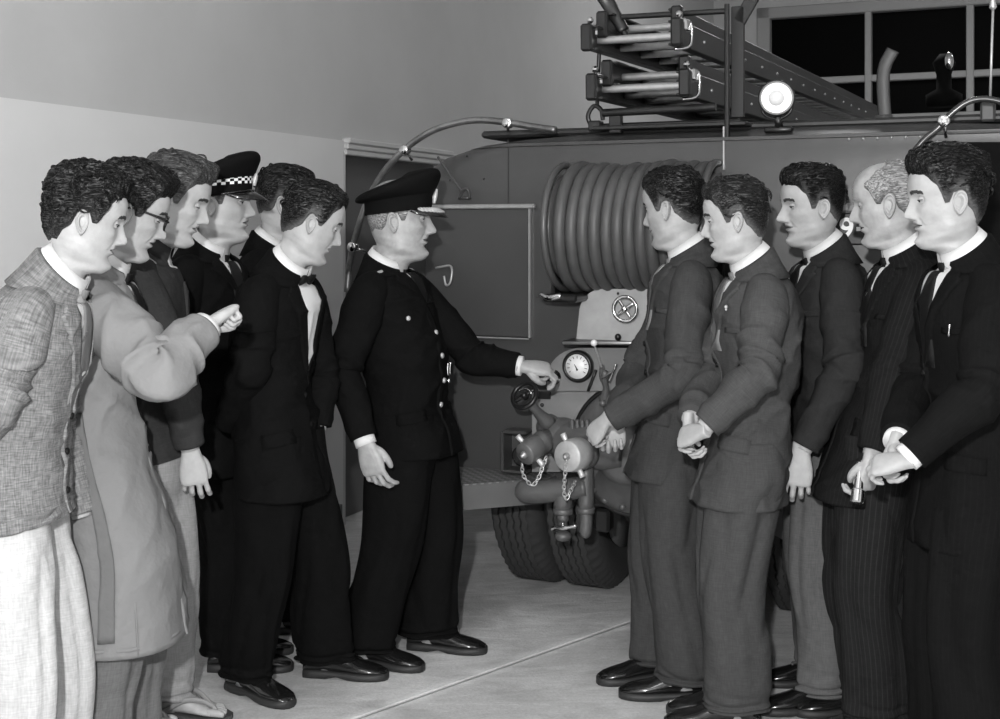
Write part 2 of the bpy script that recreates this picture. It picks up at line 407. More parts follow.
def body_shell():
    lv = [(.50, 0, 0), (.9, 0, 0), (1.45, 0, 0), (1.58, .015, 0), (1.70, .07, 0), (1.79, .15, 0), (1.85, .25, .0), (1.882, .36, .0), (1.884, .37, -.012), (1.896, .42, -.012), (1.898, .43, .004), (1.915, .55, .03), (1.93, .75, .08), (1.94, 1.05, .15)]
    rows = []
    for z, si, ri in lv:
        t0, t1, s0, s1 = T0 + si, T1 - si, ri, SL - ri; r = min(.24, (t1 - t0) / 2.2); q = []
        for (ct, cs, a0) in ((t0 + r, s0 + r, PI), (t1 - r, s0 + r, 1.5 * PI), (t1 - r, s1 - r, 0), (t0 + r, s1 - r, .5 * PI)):
            for k in range(9):
                a = a0 + k / 8 * PI / 2; q.append(tp(ct + r * math.cos(a), cs + r * math.sin(a), z))
        rows.append(q)
    return gridmesh(np.array(rows), wrap=True, caps=True)
edge_split(mk('body', body_shell(), M_body, engine), 28)
def on_rear(px0, px1, py0, py1, s, th, name, m, parent=engine, bev=.004):
    a = rp(px0, (py0 + py1) / 2, s); b = rp(px1, (py0 + py1) / 2, s); mid = (px0 + px1) / 2
    z1 = rp(mid, py0, s)[2]; z0 = rp(mid, py1, s)[2]
    c = (a + b) / 2; c[2] = (z0 + z1) / 2
    return mk(name, box(c + W * th / 2, (np.linalg.norm((b - a)[:2]), th, abs(z1 - z0)), RF, bev), m, parent, smooth=False)
# roof edge mouldings and rivets
mk('roof_panel', plank(T0 + .45, T1 - .45, .1, SL - .2, 1.93, 1.96, .01), M_roof, engine, smooth=False)
for i, px in enumerate(np.linspace(849, 920, 6)):
    mk('rivet', ball(rp(px, 139 - i * .5, -.001), .006, 8, 6), M_alu, engine)
for px, py in ((467, 156), (450, 180), (484, 179)): mk('rivet', ball(rp(px, py, 0), .005, 8, 6), M_dark, engine)
for px in (508,): on_rear(px - .4, px + .4, 140, 204, -.003, .006, 'seam', M_roof, bev=0)
on_rear(536, 620, 297.5, 298.5, -.003, .006, 'seam', M_roof, bev=0)
on_rear(722.5, 724.5, 126, 170, -.01, .02, 'strap', M_alu, bev=.002)
# locker door
dz0, dz1 = rp(480, 336, 0)[2], rp(480, 208, 0)[2]; dt0, dt1 = -.55, rt(530)
door = mk('locker_door', box(tp((dt0 + dt1) / 2, 0, (dz0 + dz1) / 2), (dt1 - dt0, .028, dz1 - dz0), RF, .006), M_body, engine, smooth=False)
mk('hinge_strip', box(tp((dt0 + rt(537)) / 2, -.02, rp(500, 206.5, 0)[2]), (rt(537) - dt0, .02, .018), RF, .004), M_alu, door, smooth=False)
mk('edge_strip', box(tp(dt1 + .004, -.012, (dz0 + dz1) / 2), (.008, .018, dz1 - dz0), RF, .002), M_alu, door, smooth=False)
mk('edge_strip', box(tp((dt0 + dt1) / 2, -.012, dz0 - .004), (dt1 - dt0, .012, .006), RF, .002), M_alu, door, smooth=False)
mk('latch', tube([rp(436, 268, -.02), rp(441, 267, -.03), rp(450, 266, -.03), rp(452, 272, -.045), rp(450, 283, -.05), rp(446, 285, -.05), rp(444, 276, -.045)], .005, 10), M_alu, door)
lev = mk('roof_catch', join(tube([rp(438, 157, -.02), rp(450, 175, -.03), rp(462, 192, -.03)], .005, 8), tube([rp(459, 198, -.03), rp(463, 190, -.04), rp(468, 190, -.04), rp(470, 198, -.03)], .006, 8), box(rp(464, 198, -.01), (.05, .02, .012), RF, .003)), M_body, engine)
# curved grab rails at both shoulders
def rail(pts, s=-.06, r=.014):
    return mk('grab_rail', tube([rp(x, y, s) for x, y in pts], r, 14, n=70), M_alu_rail, engine)
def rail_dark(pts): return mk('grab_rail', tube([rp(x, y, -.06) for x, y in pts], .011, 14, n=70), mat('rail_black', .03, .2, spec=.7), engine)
M_alu_rail = mat('rail_metal', .22, .34, metal=.8, var=.5, vscale=9)
g = rail([(347, 292), (350, 262), (357, 232), (368, 200), (384, 172), (404, 150), (428, 133), (452, 124), (478, 120), (508, 122.5), (535, 127), (556, 130)])
for (x, y, x2, y2) in ((353, 247, 366, 252), (405, 150, 412, 160), (508, 123, 508, 131)):
    mk('rail_bracket', join(cyl(rp(x, y, -.06), rp(x2, y2, -.02), .006), cyl(rp(x, y, -.06) - W * .018, rp(x, y, -.06) + W * .018, .021, bev=.004)), M_chrome, g)
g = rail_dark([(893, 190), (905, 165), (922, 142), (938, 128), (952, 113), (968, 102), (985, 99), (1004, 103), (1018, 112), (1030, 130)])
mk('rail_bracket', join(cyl(rp(944, 121, -.06), rp(946, 137, -.02), .006), cyl(rp(944, 121, -.06) - W * .018, rp(944, 121, -.06) + W * .018, .021, bev=.004)), M_chrome, g)
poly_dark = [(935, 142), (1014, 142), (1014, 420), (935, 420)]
P_ = [rp(x, y, -.004) for x, y in poly_dark]; mk('dark_corner_sheet', prism([(np.dot(p - R0, U), p[2]) for p in P_], R0 - W * .004, U, ZU, -.004), mat('matt_black_sheet', .006, .9, spec=.05), engine, smooth=False)  # flat near-black sheet laid over the right rear corner
# hose reel
reel_s, reel_r = -.03, .225
t_a, t_b = rt(577, reel_s), rt(712, reel_s); rz = rp(600, 227, reel_s)[2]
def ring(t, r, tube_r, seg=72, squash=1):
    a = np.linspace(0, 2 * PI, seg + 1)
    return tube([tp(t, reel_s + r * math.sin(x), rz + r * math.cos(x)) for x in a], tube_r, 10, n=seg + 1, smooth_path=False, up=U, caps=False)
reel = mk('hose_reel', join(ring(t_a - .045, reel_r + .015, .014), ring(t_b + .02, reel_r + .015, .014), cyl(tp(t_a - .05, reel_s, rz), tp(t_a - .035, reel_s, rz), reel_r - .02, seg=40), cyl(tp(t_b + .02, reel_s, rz), tp(t_b + .03, reel_s, rz), reel_r - .02, seg=40), cyl(tp(t_a - .05, reel_s, rz), tp(t_b + .02, reel_s, rz), .185, seg=40)), mat('reel_paint', .07, .35), engine)
turns = 12; n = turns * 56; hp = []
for i in range(n + 1):
    a = i / n * turns * 2 * PI; k = i / n
    rr = reel_r + .006 * math.sin(k * 9 + 1) + .004 * math.sin(a * .37)
    hp.append(tp(t_a - .018 + (t_b - t_a) * k, reel_s + rr * math.sin(a), rz + rr * math.cos(a)))
mk('hose', tube(hp, .0235, 12, n=n + 1, smooth_path=False, up=U), M_hose, reel)
mk('axle_boss', cyl(tp(t_a - .10, reel_s - .0, rz), tp(t_a - .05, reel_s, rz), .035, bev=.006), M_dark, reel)
mk('crank_handle', join(tube([tp(t_a - .09, -.18, rz - .26), tp(t_a - .05, -.2, rz - .27), tp(t_a - .0, -.2, rz - .26)], .012, 10)), M_chrome, reel)
mk('reel_bracket', join(box(tp(t_a - .01, -.1, rz - .27), (.14, .2, .03), RF, .008), box(tp(t_a - .07, -.06, rz - .13), (.015, .1, .27), RF, .004)), M_dark, reel, smooth=False)
mk('reel_bracket', box(tp(t_b + .06, -.06, rz - .13), (.015, .1, .26), RF, .004), M_dark, reel, smooth=False)
# upper light panel, shelf and gauge board
def poly_plate(pts, s, th, name, m, parent=engine):
    P = [rp(x, y, s) for x, y in pts]; q = [(np.dot(p - R0, U), p[2]) for p in P]
    g = prism(q, R0 + W * s, U, ZU, .001)
    g = prism(q, R0 + W * s, U, ZU, -th)
    return mk(name, g, m, parent, smooth=False)
def arc_pts(cx, cy, r, a0, a1, k=8, ry=None):
    return [(cx + r * math.cos(math.radians(a0 + (a1 - a0) * i / k)), cy - (ry or r) * math.sin(math.radians(a0 + (a1 - a0) * i / k))) for i in range(k + 1)]
up = poly_plate([(576, 341.5)] + arc_pts(602, 314, 23, 180, 90, 8, 25) + [(702, 289), (702, 345)], -.07, .05, 'valve_panel', M_panel_light)
def handwheel(c, axis, R, name, m, parent, spokes=4, rr=.007, hub=.014):
    a = nrm(axis); u = nrm(np.cross(a, A(0, .3, 1))); w_ = np.cross(a, u)
    pts = [c + (u * math.cos(x) + w_ * math.sin(x)) * R for x in np.linspace(0, 2 * PI, 41)]
    gs = [tube(pts, rr, 10, n=41, smooth_path=False, caps=False), lathe(c - a * .012, a, [(0, hub), (.02, hub), (.028, hub * .6)], 14)]
    for i in range(spokes):
        x = 2 * PI * i / spokes + .5; d = u * math.cos(x) + w_ * math.sin(x); gs.append(tube([c, c + d * R], [rr * 1.1, rr * .8], 8, n=4, smooth_path=False))
    return mk(name, join(*gs), m, parent)
handwheel(rp(625, 309, -.12), -W, .046, 'valve_handwheel', M_chrome, up, 4)
mk('valve_stem', cyl(rp(625, 309, -.13), rp(625, 309, -.07), .01), M_dark, up)
mk('screw', cyl(rp(618, 293.5, -.078), rp(618, 293.5, -.07), .005, seg=10), M_dark, up)
mk('tap', join(ball(rp(618, 337, -.09), .013, 12, 8), cyl(rp(618, 337, -.10), rp(618, 337, -.07), .007)), M_dark, up)
sh = on_rear(562, 668, 342.5, 346, -.16, .12, 'shelf', M_dark)
mk('shelf_bar', cyl(rp(563, 343, -.17), rp(668, 343, -.17), .006), M_alu, sh)
mk('lever_knob', ball(rp(594, 343, -.19), .013, 14, 10), mat('ivory_knob', .7, .3), sh)
mk('lever_rod', tube([rp(594, 344, -.18), rp(599, 358, -.16), rp(604, 378, -.13)], .004, 8), M_alu, sh)
gb = poly_plate([(547, 391), (547, 377)] + arc_pts(581, 378, 34, 175, 92, 9, 30) + [(668, 348), (668, 391)], -.10, .05, 'gauge_board', M_panel_mid)
gc = rp(577.5, 366.5, -.115)
gau = mk('pressure_gauge', lathe(gc + W * .015, -W, [(0, .062), (.016, .062), (.024, .056), (.024, .048), (.018, .047)], 40), M_dark, gb)
mk('dial_face', cyl(gc + W * .006, gc - W * .004, .048, seg=40), mat('dial_white', .75, .4), gau)
tk = []
for i in range(11):
    a = math.radians(215 - 250 * i / 10); d = U * math.cos(a) + ZU * math.sin(a); e = np.cross(d, W)
    tk.append(box(gc - W * .0045 + d * .036, (.010, .0022, .002), np.array([d, e, np.cross(d, e)])))
d = nrm(U * -.5 + ZU * .85)
tk.append(tube([gc - W * .006 - d * .004 - ZU * .01, gc - W * .006 + d * .022 - ZU * .01], [.003, .001], 8, n=3, smooth_path=False)); tk.append(ball(gc - W * .006 - ZU * .012, .004, 8, 6))
mk('dial_marking', join(*tk), M_dark, gau)
kb = rp(551, 378, -.13)
mk('control_knob', join(lathe(kb + W * .04, -W, [(0, .03), (.008, .032), (.014, .03), (.02, .016), (.04, .014), (.048, .018), (.056, .015)], 24)), M_chrome, gb)
mk('pipe_slot', tube([rp(588, 391, -.115), rp(596, 370, -.115)], .006, 8, n=4, smooth_path=False), M_dark, gb)
pc = mk('pet_cock', join(tube([rp(602, 366, -.13), rp(603, 376, -.16), rp(606, 388, -.14), rp(604, 400, -.12)], [.009, .015, .012, .02], 12), ball(rp(605, 374, -.17), .016, 12, 8), tube([rp(600, 379, -.18), rp(613, 371, -.18)], .005, 8, n=4, smooth_path=False)), M_cast, gb)
mk('cock_handle', tube([rp(609, 381, -.16), rp(614, 370, -.17), rp(616, 364, -.17)], [.007, .005, .006], 10), M_chrome, pc)
# lower plate, pump casing, valves and pipes
lp = poly_plate([(532, 391), (668, 391), (668, 472), (532, 472)], -.06, .04, 'pump_plate', mat('pump_plate_paint', .2, .5, var=.1, vscale=12))
on_rear(537, 550, 391.5, 399, -.075, .01, 'maker_plate', M_dark, lp, .002)
mk('screw', cyl(rp(542, 405, -.07), rp(542, 405, -.055), .008, seg=10), M_dark, lp)
pcn = rp(630, 452, -.14)
pump = mk('pump', join(lathe(pcn + W * .12, -W, [(0, .23), (.05, .245), (.10, .235), (.13, .20), (.15, .12), (.19, .11), (.21, .08)], 48)), M_cast, engine)
mk('casing_rim', tube([pcn + W * .06 + (U * math.cos(x) + ZU * math.sin(x)) * .25 for x in np.linspace(0, 2 * PI, 49)], .009, 8, n=49, smooth_path=False, caps=False), M_dark, pump)
for i in range(10):
    x = i * PI / 5 + .2; mk('bolt', cyl(pcn + (U * math.cos(x) + ZU * math.sin(x)) * .205 - W * .03, pcn + (U * math.cos(x) + ZU * math.sin(x)) * .205 + W * .02, .012, seg=6), M_cast, pump)
mk('rib', join(*[tube([rp(572 + k * 5, 420, -.20), rp(573 + k * 5, 436, -.22), rp(575 + k * 5, 452, -.20)], .009, 8) for k in range(4)]), M_cast, pump)
mk('valve_chest', join(ball(rp(562, 437, -.14), (.085, .09, .075), 28, 18, RF), ball(rp(549, 427, -.16), (.05, .05, .05), 24, 14), tube([rp(560, 440, -.16), rp(600, 448, -.2), rp(625, 452, -.2)], [.07, .08, .06], 24), tube([rp(560, 445, -.16), rp(600, 470, -.14)], [.055, .06], 20, n=6, smooth_path=False)), M_cast, pump)
st0, st1 = rp(548, 424, -.18), rp(530, 403, -.26)
hw = handwheel(rp(524.5, 395.5, -.27), nrm(rp(524.5, 395.5, -.27) - st0) + A(-.25, -.8, .1), .050, 'outlet_handwheel', M_dark, pump, 2, .009)
mk('rim_trim', tube([rp(524.5, 395.5, -.285) + U * .030 * math.cos(x) + ZU * .026 * math.sin(x) for x in np.linspace(.3, 2.4, 14)], .003, 8), M_chrome, hw)
mk('spindle_sleeve', lathe(st0, st1 - st0, [(0, .036), (.02, .03), (.05, .022), (.09, .017), (.12, .02), (.13, .016)], 20), M_cast, pump)
def outlet(c0, c1, R, name, mcap, lug_dir, parent):
    a = nrm(c1 - c0); Ln = np.linalg.norm(c1 - c0)
    o = mk(name, lathe(c0, a, [(0, R * .85), (Ln * .35, R * .85), (Ln * .4, R * 1.05), (Ln * .5, R * 1.05), (Ln * .55, R * .9), (Ln * .62, R * .9)], 32), M_cast, parent)
    cp = mk('cap', lathe(c0 + a * Ln * .6, a, [(0, R), (.004, R * 1.08), (Ln * .25, R * 1.08), (Ln * .3, R), (Ln * .4 - .004, R), (Ln * .4, R * .94)], 40), mcap, o)
    l = nrm(lug_dir - a * np.dot(lug_dir, a)); cc = c0 + a * Ln * .82
    for sg in (-1, 1): mk('lug', tube([cc + l * sg * R * .9, cc + l * sg * (R + .03)], [.009, .011], 12, n=4, smooth_path=False), mat('worn_lug', .6, .35, metal=.3), o)
    mk('cap_nut', lathe(c1, a, [(0, .014), (.008, .014), (.012, .008), (.02, .007)], 12), M_alu, o)
    return o
o1 = outlet(rp(556, 433, -.16), rp(524.5, 454.5, -.33), .043, 'hose_outlet', mat('outlet_cap_grey', .15, .4, metal=.3), nrm(rp(534, 464, -.33) - rp(514, 441, -.33)), pump)
o2 = outlet(rp(598, 450, -.18), rp(567, 456.5, -.40), .056, 'hose_outlet', mat('outlet_cap_light', .42, .45, metal=.2, var=.15, vscale=30), nrm(rp(577, 474, -.4) - rp(557, 437, -.4)), pump)
def chain(pts, name, parent, r=.0022, pitch=.0145):
    P = catmull(np.array(pts), 200); s = np.concatenate([[0], np.cumsum(np.linalg.norm(np.diff(P, axis=0), axis=1))]); gs = []
    k = int(s[-1] / pitch)
    for i in range(k):
        c = np.array([np.interp((i + .5) * pitch, s, P[:, a]) for a in range(3)]); c2 = np.array([np.interp((i + .5) * pitch + .002, s, P[:, a]) for a in range(3)])
        d = nrm(c2 - c); e = nrm(np.cross(d, A(.2, 1, .1))); e = e if i % 2 else nrm(np.cross(d, e)) * .8 + e * .6; e = nrm(e)
        gs.append(tube([c + d * math.cos(x) * .0105 + e * math.sin(x) * .0062 for x in np.linspace(0, 2 * PI, 13)], r, 6, n=13, smooth_path=False, caps=False))
    return mk(name, join(*gs), mat('chain_steel', .55, .3, metal=.6), parent)
chain([rp(522, 464, -.34), rp(523, 474, -.33), rp(528, 482, -.32), rp(533, 485, -.31), rp(539, 477, -.30), rp(543, 466, -.29), rp(547, 455, -.28)], 'chain', o1)
chain([rp(566, 460, -.41), rp(565, 475, -.40), rp(564, 490, -.38), rp(566, 499, -.37), rp(571, 490, -.35), rp(576, 480, -.3)], 'chain', o2)
ds = -.24
mk('drain_pipe', join(tube([rp(524, 490, ds), rp(526, 491, ds), rp(545, 491, ds), rp(565, 489, ds), rp(588, 487, ds)], [.03, .043, .043, .041, .04], 24), ball(rp(526, 491, ds), .043, 20, 12), tube([rp(563, 486, ds), rp(563, 511, ds)], [.037, .034], 22, n=4, smooth_path=False), cyl(rp(563, 508, ds), rp(563, 514, ds), .038, bev=.004)), M_cast, pump)
dc = mk('drain_cock', join(cyl(rp(563, 513, ds), rp(563, 521, ds), .022, bev=.004), cyl(rp(563, 520, ds), rp(563, 526, ds), .016), ball(rp(563, 536, ds), (.032, .03, .02), 16, 10)), M_cast, pump)
mk('tee_handle', join(tube([rp(552, 528, ds - .03), rp(556, 527, ds - .035), rp(563, 528, ds - .035), rp(570, 527, ds - .035), rp(575, 526, ds - .03)], [.009, .006, .009, .006, .009], 12), cyl(rp(563, 522, ds - .03), rp(563, 530, ds - .03), .005), ball(rp(552, 528, ds - .03), .009, 10, 8), ball(rp(575, 526, ds - .03), .009, 10, 8)), M_chrome, dc)
mk('suction_pipe', join(tube([rp(586, 466, ds), rp(586, 511, ds)], .029, 22, n=6, smooth_path=False), cyl(rp(586, 507, ds), rp(586, 513, ds), .033, bev=.004), tube([rp(586, 512, ds), rp(586, 524, ds), rp(585, 533, ds), rp(583, 536, ds)], [.024, .024, .022, .012], 20)), M_cast, pump)
mk('underframe', join(plank(.15, .75, -.12, .05, rp(610, 507, -.1)[2], rp(610, 478, -.1)[2], .01), plank(.2, .26, -.05, .02, rp(610, 530, 0)[2], rp(610, 507, 0)[2], .01)), M_dark, engine, smooth=False)
for px, py in ((613, 489), (605, 500), (630, 486), (640, 500)): mk('bolt', cyl(rp(px, py, -.14), rp(px, py, -.11), .014, seg=6), M_cast, engine)
bx = mk('tail_lamp_box', join(
    box((rp(519, 431, -.05)), (.10, .10, .014), RF, .005), box(rp(506.5, 450, -.05), (.014, .10, .16), RF, .005), box(rp(519, 470, -.05), (.10, .10, .012), RF, .004), box(rp(521, 450, -.004), (.10, .01, .15), RF)), M_body, engine, smooth=False)
mk('tail_lamp', lathe(rp(524, 455, -.01), -W, [(0, .04), (.03, .04), (.045, .03), (.05, .01)], 24), mat('lamp_glass_dark', .03, .15), bx)
# tailboards: left one with a slanted front, right one beyond the pump
def tailboard(tpts, z1, th=.092):
    q = [(t, s) for t, s in tpts]
    g = prism(q, R0 + ZU * (z1 - th), U, W, th)
    o = mk('tailboard', g, mat('tailboard_paint', .10, .5, var=.1, vscale=8), engine, smooth=False)
    q2 = np.array(q); c = q2.mean(0); q3 = c + (q2 - c) * .97
    mk('tread_plate', prism(q3, R0 + ZU * z1, U, W, .004), M_tread, o, smooth=False)
    return o
def tread_mat():
    m = mat('chequer_plate', .2, .5, metal=.3); nt = m.node_tree; N = nt.nodes; L = nt.links
    tc = N.new('ShaderNodeTexCoord'); mp = N.new('ShaderNodeMapping'); mp.inputs['Rotation'].default_value = (0, 0, .4); mp.inputs['Scale'].default_value = (45, 45, 45)
    L.new(tc.outputs['Object'], mp.inputs['Vector']); c = N.new('ShaderNodeTexChecker'); c.inputs['Scale'].default_value = 1; c.inputs[1].default_value = (.26, .26, .26, 1); c.inputs[2].default_value = (.12, .12, .12, 1)
    L.new(mp.outputs[0], c.inputs['Vector']); L.new(c.outputs[0], N['Principled BSDF'].inputs['Base Color']); return m
M_tread = tread_mat()
zt = .575
pl = rp(463, 486, -.33); tl = float(np.dot(pl - R0, U)); zt = pl[2]
tailboard([(tl, -.33), (rt(548, -.1), -.08), (rt(548, -.1), .02), (-.62, .02), (-.62, -.30)], zt)
tailboard([(rt(770, -.15), .02), (rt(770, -.15), -.12), (rt(800, -.3), -.30), (1.68, -.28), (1.68, .02)], rp(775, 506, -.12)[2], .10)
# number plate, its lamp shelf
t9 = rt(842, -.02)
npz = rp(843, 228.5, -.02)[2]
npo = mk('number_plate', box(tp(rt(850, -.02) + .02, -.02, npz), (.34, .015, .115), RF, .004), M_dark, engine, smooth=False)
mk('plate_numeral', text_mesh('9', .105, rp(846.5, 229.5, -.031), U, ZU), M_plate_w, npo, smooth=False)
mk('plate_dot', box(rp(858.5, 229, -.031), (.014, .004, .014), RF), M_plate_w, npo, smooth=False)
mk('plate_lamp_shelf', box(tp(rt(850, -.02), -.05, rp(850, 208, -.05)[2]), (.30, .07, .035), RF, .008), M_panel_mid, engine, smooth=False)
# wheels
def wheel(t, s):
    R, w_ = .475, .225; c = tp(t, s, R); n = 220
    prof = [(-.44, .62), (-.50, .70), (-.53, .79), (-.50, .87), (-.43, .94), (-.36, .975)]
    gr = []
    for i in range(5):
        a = -.34 + i * .139; prof += [(a, .992), (a + .004, 1.0), (a + .104, 1.0), (a + .108, .992)]
        if i < 4: prof += [(a + .110, .962), (a + .136, .962)]
    prof += [(.36, .975), (.43, .94), (.50, .87), (.53, .79), (.50, .70), (.44, .62)]
    P = np.array(prof); G = []
    for k in range(n):
        th = 2 * PI * k / n; zz = .008 * (abs(((k * 55 / n) % 1) - .5) * 4 - 1)
        rad = nrm(W * math.cos(th) + ZU * math.sin(th))
        ax = P[:, 0] * w_ + np.where(P[:, 1] > .98, zz * .5, 0) + np.where((P[:, 1] > .95) & (P[:, 1] < .964), zz * .5, 0)
        rr = P[:, 1] * R
        sh = (P[:, 1] > .93) & (P[:, 1] < .98) & (abs(P[:, 0]) > .355); rr = rr - sh * (.006 if (k // 2) % 2 else 0)
        G.append(c + U * ax[:, None] + rad * rr[:, None])
    G = np.array(G); v, f = gridmesh(np.concatenate([G, G[:1]], 0))
    o = edge_split(mk('wheel', (v, f), M_rubber, engine), 30)
    mk('rim', join(lathe(c - U * w_ * .5, U, [(0, .30), (.01, .295), (.03, .27), (.10, .25), (.13, .10), (.16, .09), (w_, .09)], 40), lathe(c + U * w_ * .5, -U, [(0, .30), (.01, .295), (.03, .27), (.09, .26), (.095, .02)], 40)), mat('rim_paint', .12, .5), o)
    return o
for t in (.01, -.235, .90, 1.15): wheel(t, .60)
mk('axle', join(tube([tp(-.3, .6, .475), tp(.3, .6, .475), tp(.45, .6, .475), tp(.6, .6, .475), tp(1.2, .6, .475)], [.06, .07, .16, .07, .06], 20), cyl(tp(.15, .6, .475), tp(.28, .6, .475), .20, bev=.01)), mat('axle_paint', .1, .6), engine)
for q in ((.05, .13), (.78, .86)): mk('chassis_rail', plank(*q, .1, 6, .60, .80), M_dark, engine, smooth=False)
for q in ((-.45, .3), (.75, 1.35)): mk('mudguard', plank(*q, .05, .07, .47, .60), M_dark, engine, smooth=False)
for t in (-.1, 1.0): wheel(t, 4.6)
# ladder rack on the roof
rk = mk('ladder_rack', join(
    plank(rt(592), rt(746), -.0, .10, 1.94, 1.955, .003),
    cyl(rp(603, 113, .02), rp(716, 107, .02), .016), cyl(rp(603, 126, .06), rp(740, 121, .06), .010),
    box(rp(616, 122, .03), (.05, .03, .09), RF, .004),
    tube([rp(727, 140, .0), rp(727, 60, .0), rp(727, 4, .0)], .010, 10, n=8),
    box((rp(738, 62, .06)), (.05, .015, .42), RF, .003), box((rp(747, 8, .06)), (.05, .015, .12), frame_from(U - ZU * .6, ZU) , .003),
    cyl(rp(622, 17, .03), rp(727, 11, .03), .011), cyl(rp(612, 10, .04), rp(628, 40, .04), .014),
    tube([rp(592, 128, .03), rp(588, 116, .02), rp(594, 106, .02), rp(601, 110, .02), rp(603, 120, .02)], .009, 10),
    cyl(rp(597, 108, .03), rp(600, 30, .03), .008), box(rp(596, 126, .03), (.05, .05, .04), RF, .005)), M_dark, engine)
edge_split(rk)
mk('rack_arm', tube([rp(603, -6, .02), rp(611, 8, .03), rp(624, 31, .03)], [.032, .028, .022], 10, ry=[.01, .01, .01]), M_dark, engine)
mk('rack_hoop', join(tube([rp(885, 119, .2), rp(883, 85, .2), rp(885, 66, .2), rp(893, 50, .2)], .024, 8, ry=.008, up=U), box(rp(884, 119, .2), (.06, .04, .03), RF)), mat('strap_grey', .05, .5), engine)
M_rail = mat('ladder_rail', .022, .4, metal=.2, var=.25, vscale=6)
def ladder(pxl, pxr, pz, zfar, s0, length, label, group=None):
    tl_, tr_ = rt(pxl, s0), rt(pxr, s0); z0 = rp((pxl + pxr) / 2, pz, s0)[2]
    root = empty('extension_ladder', tp((tl_ + tr_) / 2, s0, z0), label, 'ladder')
    d0 = nrm(W * length + ZU * (zfar - z0)); nz = nrm(np.cross(U, d0)); nz = nz if nz[2] > 0 else -nz; Rl = np.array([U, d0, nz])
    for sec, (dt, ds_, dz) in enumerate(((0, 0, 0), (.028, .10, .062))):
        for sg, t in ((1, tl_ + dt), (-1, tr_ - dt)):
            a = tp(t, s0 + ds_, z0 + dz); L_ = length - ds_ * 2
            c = a + d0 * L_ / 2
            h, th = .094, .012
            rail = mk('rail', join(box(c, (th, L_, h), Rl, .003), box(c + U * sg * .018 + nz * (h / 2 - .005), (.040, L_, .009), Rl, .002), box(c + U * sg * .018 - nz * (h / 2 - .005), (.040, L_, .009), Rl, .002)), M_rail, root, smooth=False)
            mk('end_cap', box(a - d0 * .012, (.045, .035, h + .010), Rl, .008), M_dark, rail, smooth=False)
            if sec == 0:
                for k in range(14): mk('rivet', ball(a + d0 * (.35 + k * .36) - U * sg * .008, .007, 8, 6), M_alu, rail)
                if sg < 0:
                    mk('edge_band', tube([a + d0 * .14 + nz * .055 + U * (-.02), a + d0 * .13 + nz * .05 + U * .012, a + d0 * .12 + U * .020, a + d0 * .10 - nz * .044 + U * .014, a + d0 * .06 - nz * .055 - U * .03], .0065, 8), M_chrome, rail)
        for k in range(int((length - .3) / .28)):
            p = d0 * (.10 + k * .28 + ds_ * .6)
            a, b = tp(tl_ + dt, s0 + ds_, z0 + dz) + p, tp(tr_ - dt, s0 + ds_, z0 + dz) + p
            rung = mk('rung', tube([a, a * .85 + b * .15, a * .15 + b * .85, b], [.015, .0155, .0155, .015], 12, n=6, smooth_path=False), M_alu, root)
    for t in (tl_, tr_): mk('pawl', join(box(tp(t, s0 + .10, z0 + .04), (.03, .07, .05), Rl, .008), ball(tp(t - .01, s0 + .05, z0 + .075), .014, 10, 8)), M_chrome, root, smooth=False)
    return root
ladder(588, 678, 35, 2.46, -.12, 6.6, 'upper metal extension ladder lying along the engine roof rack')
ladder(593, 686, 85, 2.20, -.09, 6.0, 'lower metal extension ladder under the other on the roof rack')
# search lamp on its bracket
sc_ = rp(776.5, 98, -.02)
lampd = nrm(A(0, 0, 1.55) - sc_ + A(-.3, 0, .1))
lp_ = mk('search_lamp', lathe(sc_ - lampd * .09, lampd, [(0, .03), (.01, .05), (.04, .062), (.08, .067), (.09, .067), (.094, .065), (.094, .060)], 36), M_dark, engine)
mk('lens', lathe(sc_ - lampd * .002, lampd, [(0, .061), (.004, .059), (.012, .042), (.015, .01)], 36), mat('flash_glow_lens', .8, .3, emit=.6), lp_)  # lamp is off; emission stands in for the flash reflected by the lens
mk('bulb_shield', lathe(sc_ + lampd * .006, lampd, [(0, .030), (.01, .028), (.016, .012)], 24), mat('lens_centre', .5, .3, emit=.25), lp_)  # weaker glow, the greyer middle of the same flash reflection
mk('lamp_bracket', join(cyl(rp(778, 116, .0), rp(779, 128, .02), .014), box(rp(779, 130, .03), (.10, .05, .02), RF, .004), tube([rp(762, 100, 0), rp(764, 114, 0), rp(778, 119, 0), rp(790, 112, 0), rp(794, 98, 0)], .006, 8)), M_dark, lp_)
# aerial and roof beacon
mk('aerial', join(cyl(rp(990, 103, .1), rp(993, 8, .1), .0045, seg=10), lathe(rp(993, 10, .1), ZU, [(0, .006), (.01, .014), (.05, .004), (.08, .003)], 10)), mat('aerial_rod', .5, .35, metal=.5), engine)
mk('aerial_base', box(rp(988, 112, .1), (.05, .05, .07), RF, .008), mat('strap_grey', .1), engine, smooth=False)
bc = tp(rt(944, 4.5), 4.5, 1.95)
zb = rp(944, 92, 4.5)[2]
bcn = mk('beacon', lathe(A(bc[0], bc[1], zb - .1), ZU, [(0, .12), (.08, .12), (.12, .05), (.22, .05), (.30, .075), (.36, .03)], 28), mat('beacon_black', .003, .8, spec=.1), engine)
mk('bell_crown', ball(A(bc[0], bc[1] - .1, rp(945, 63, 4.5)[2]), (.03, .03, .06), 14, 10), M_chrome, bcn)
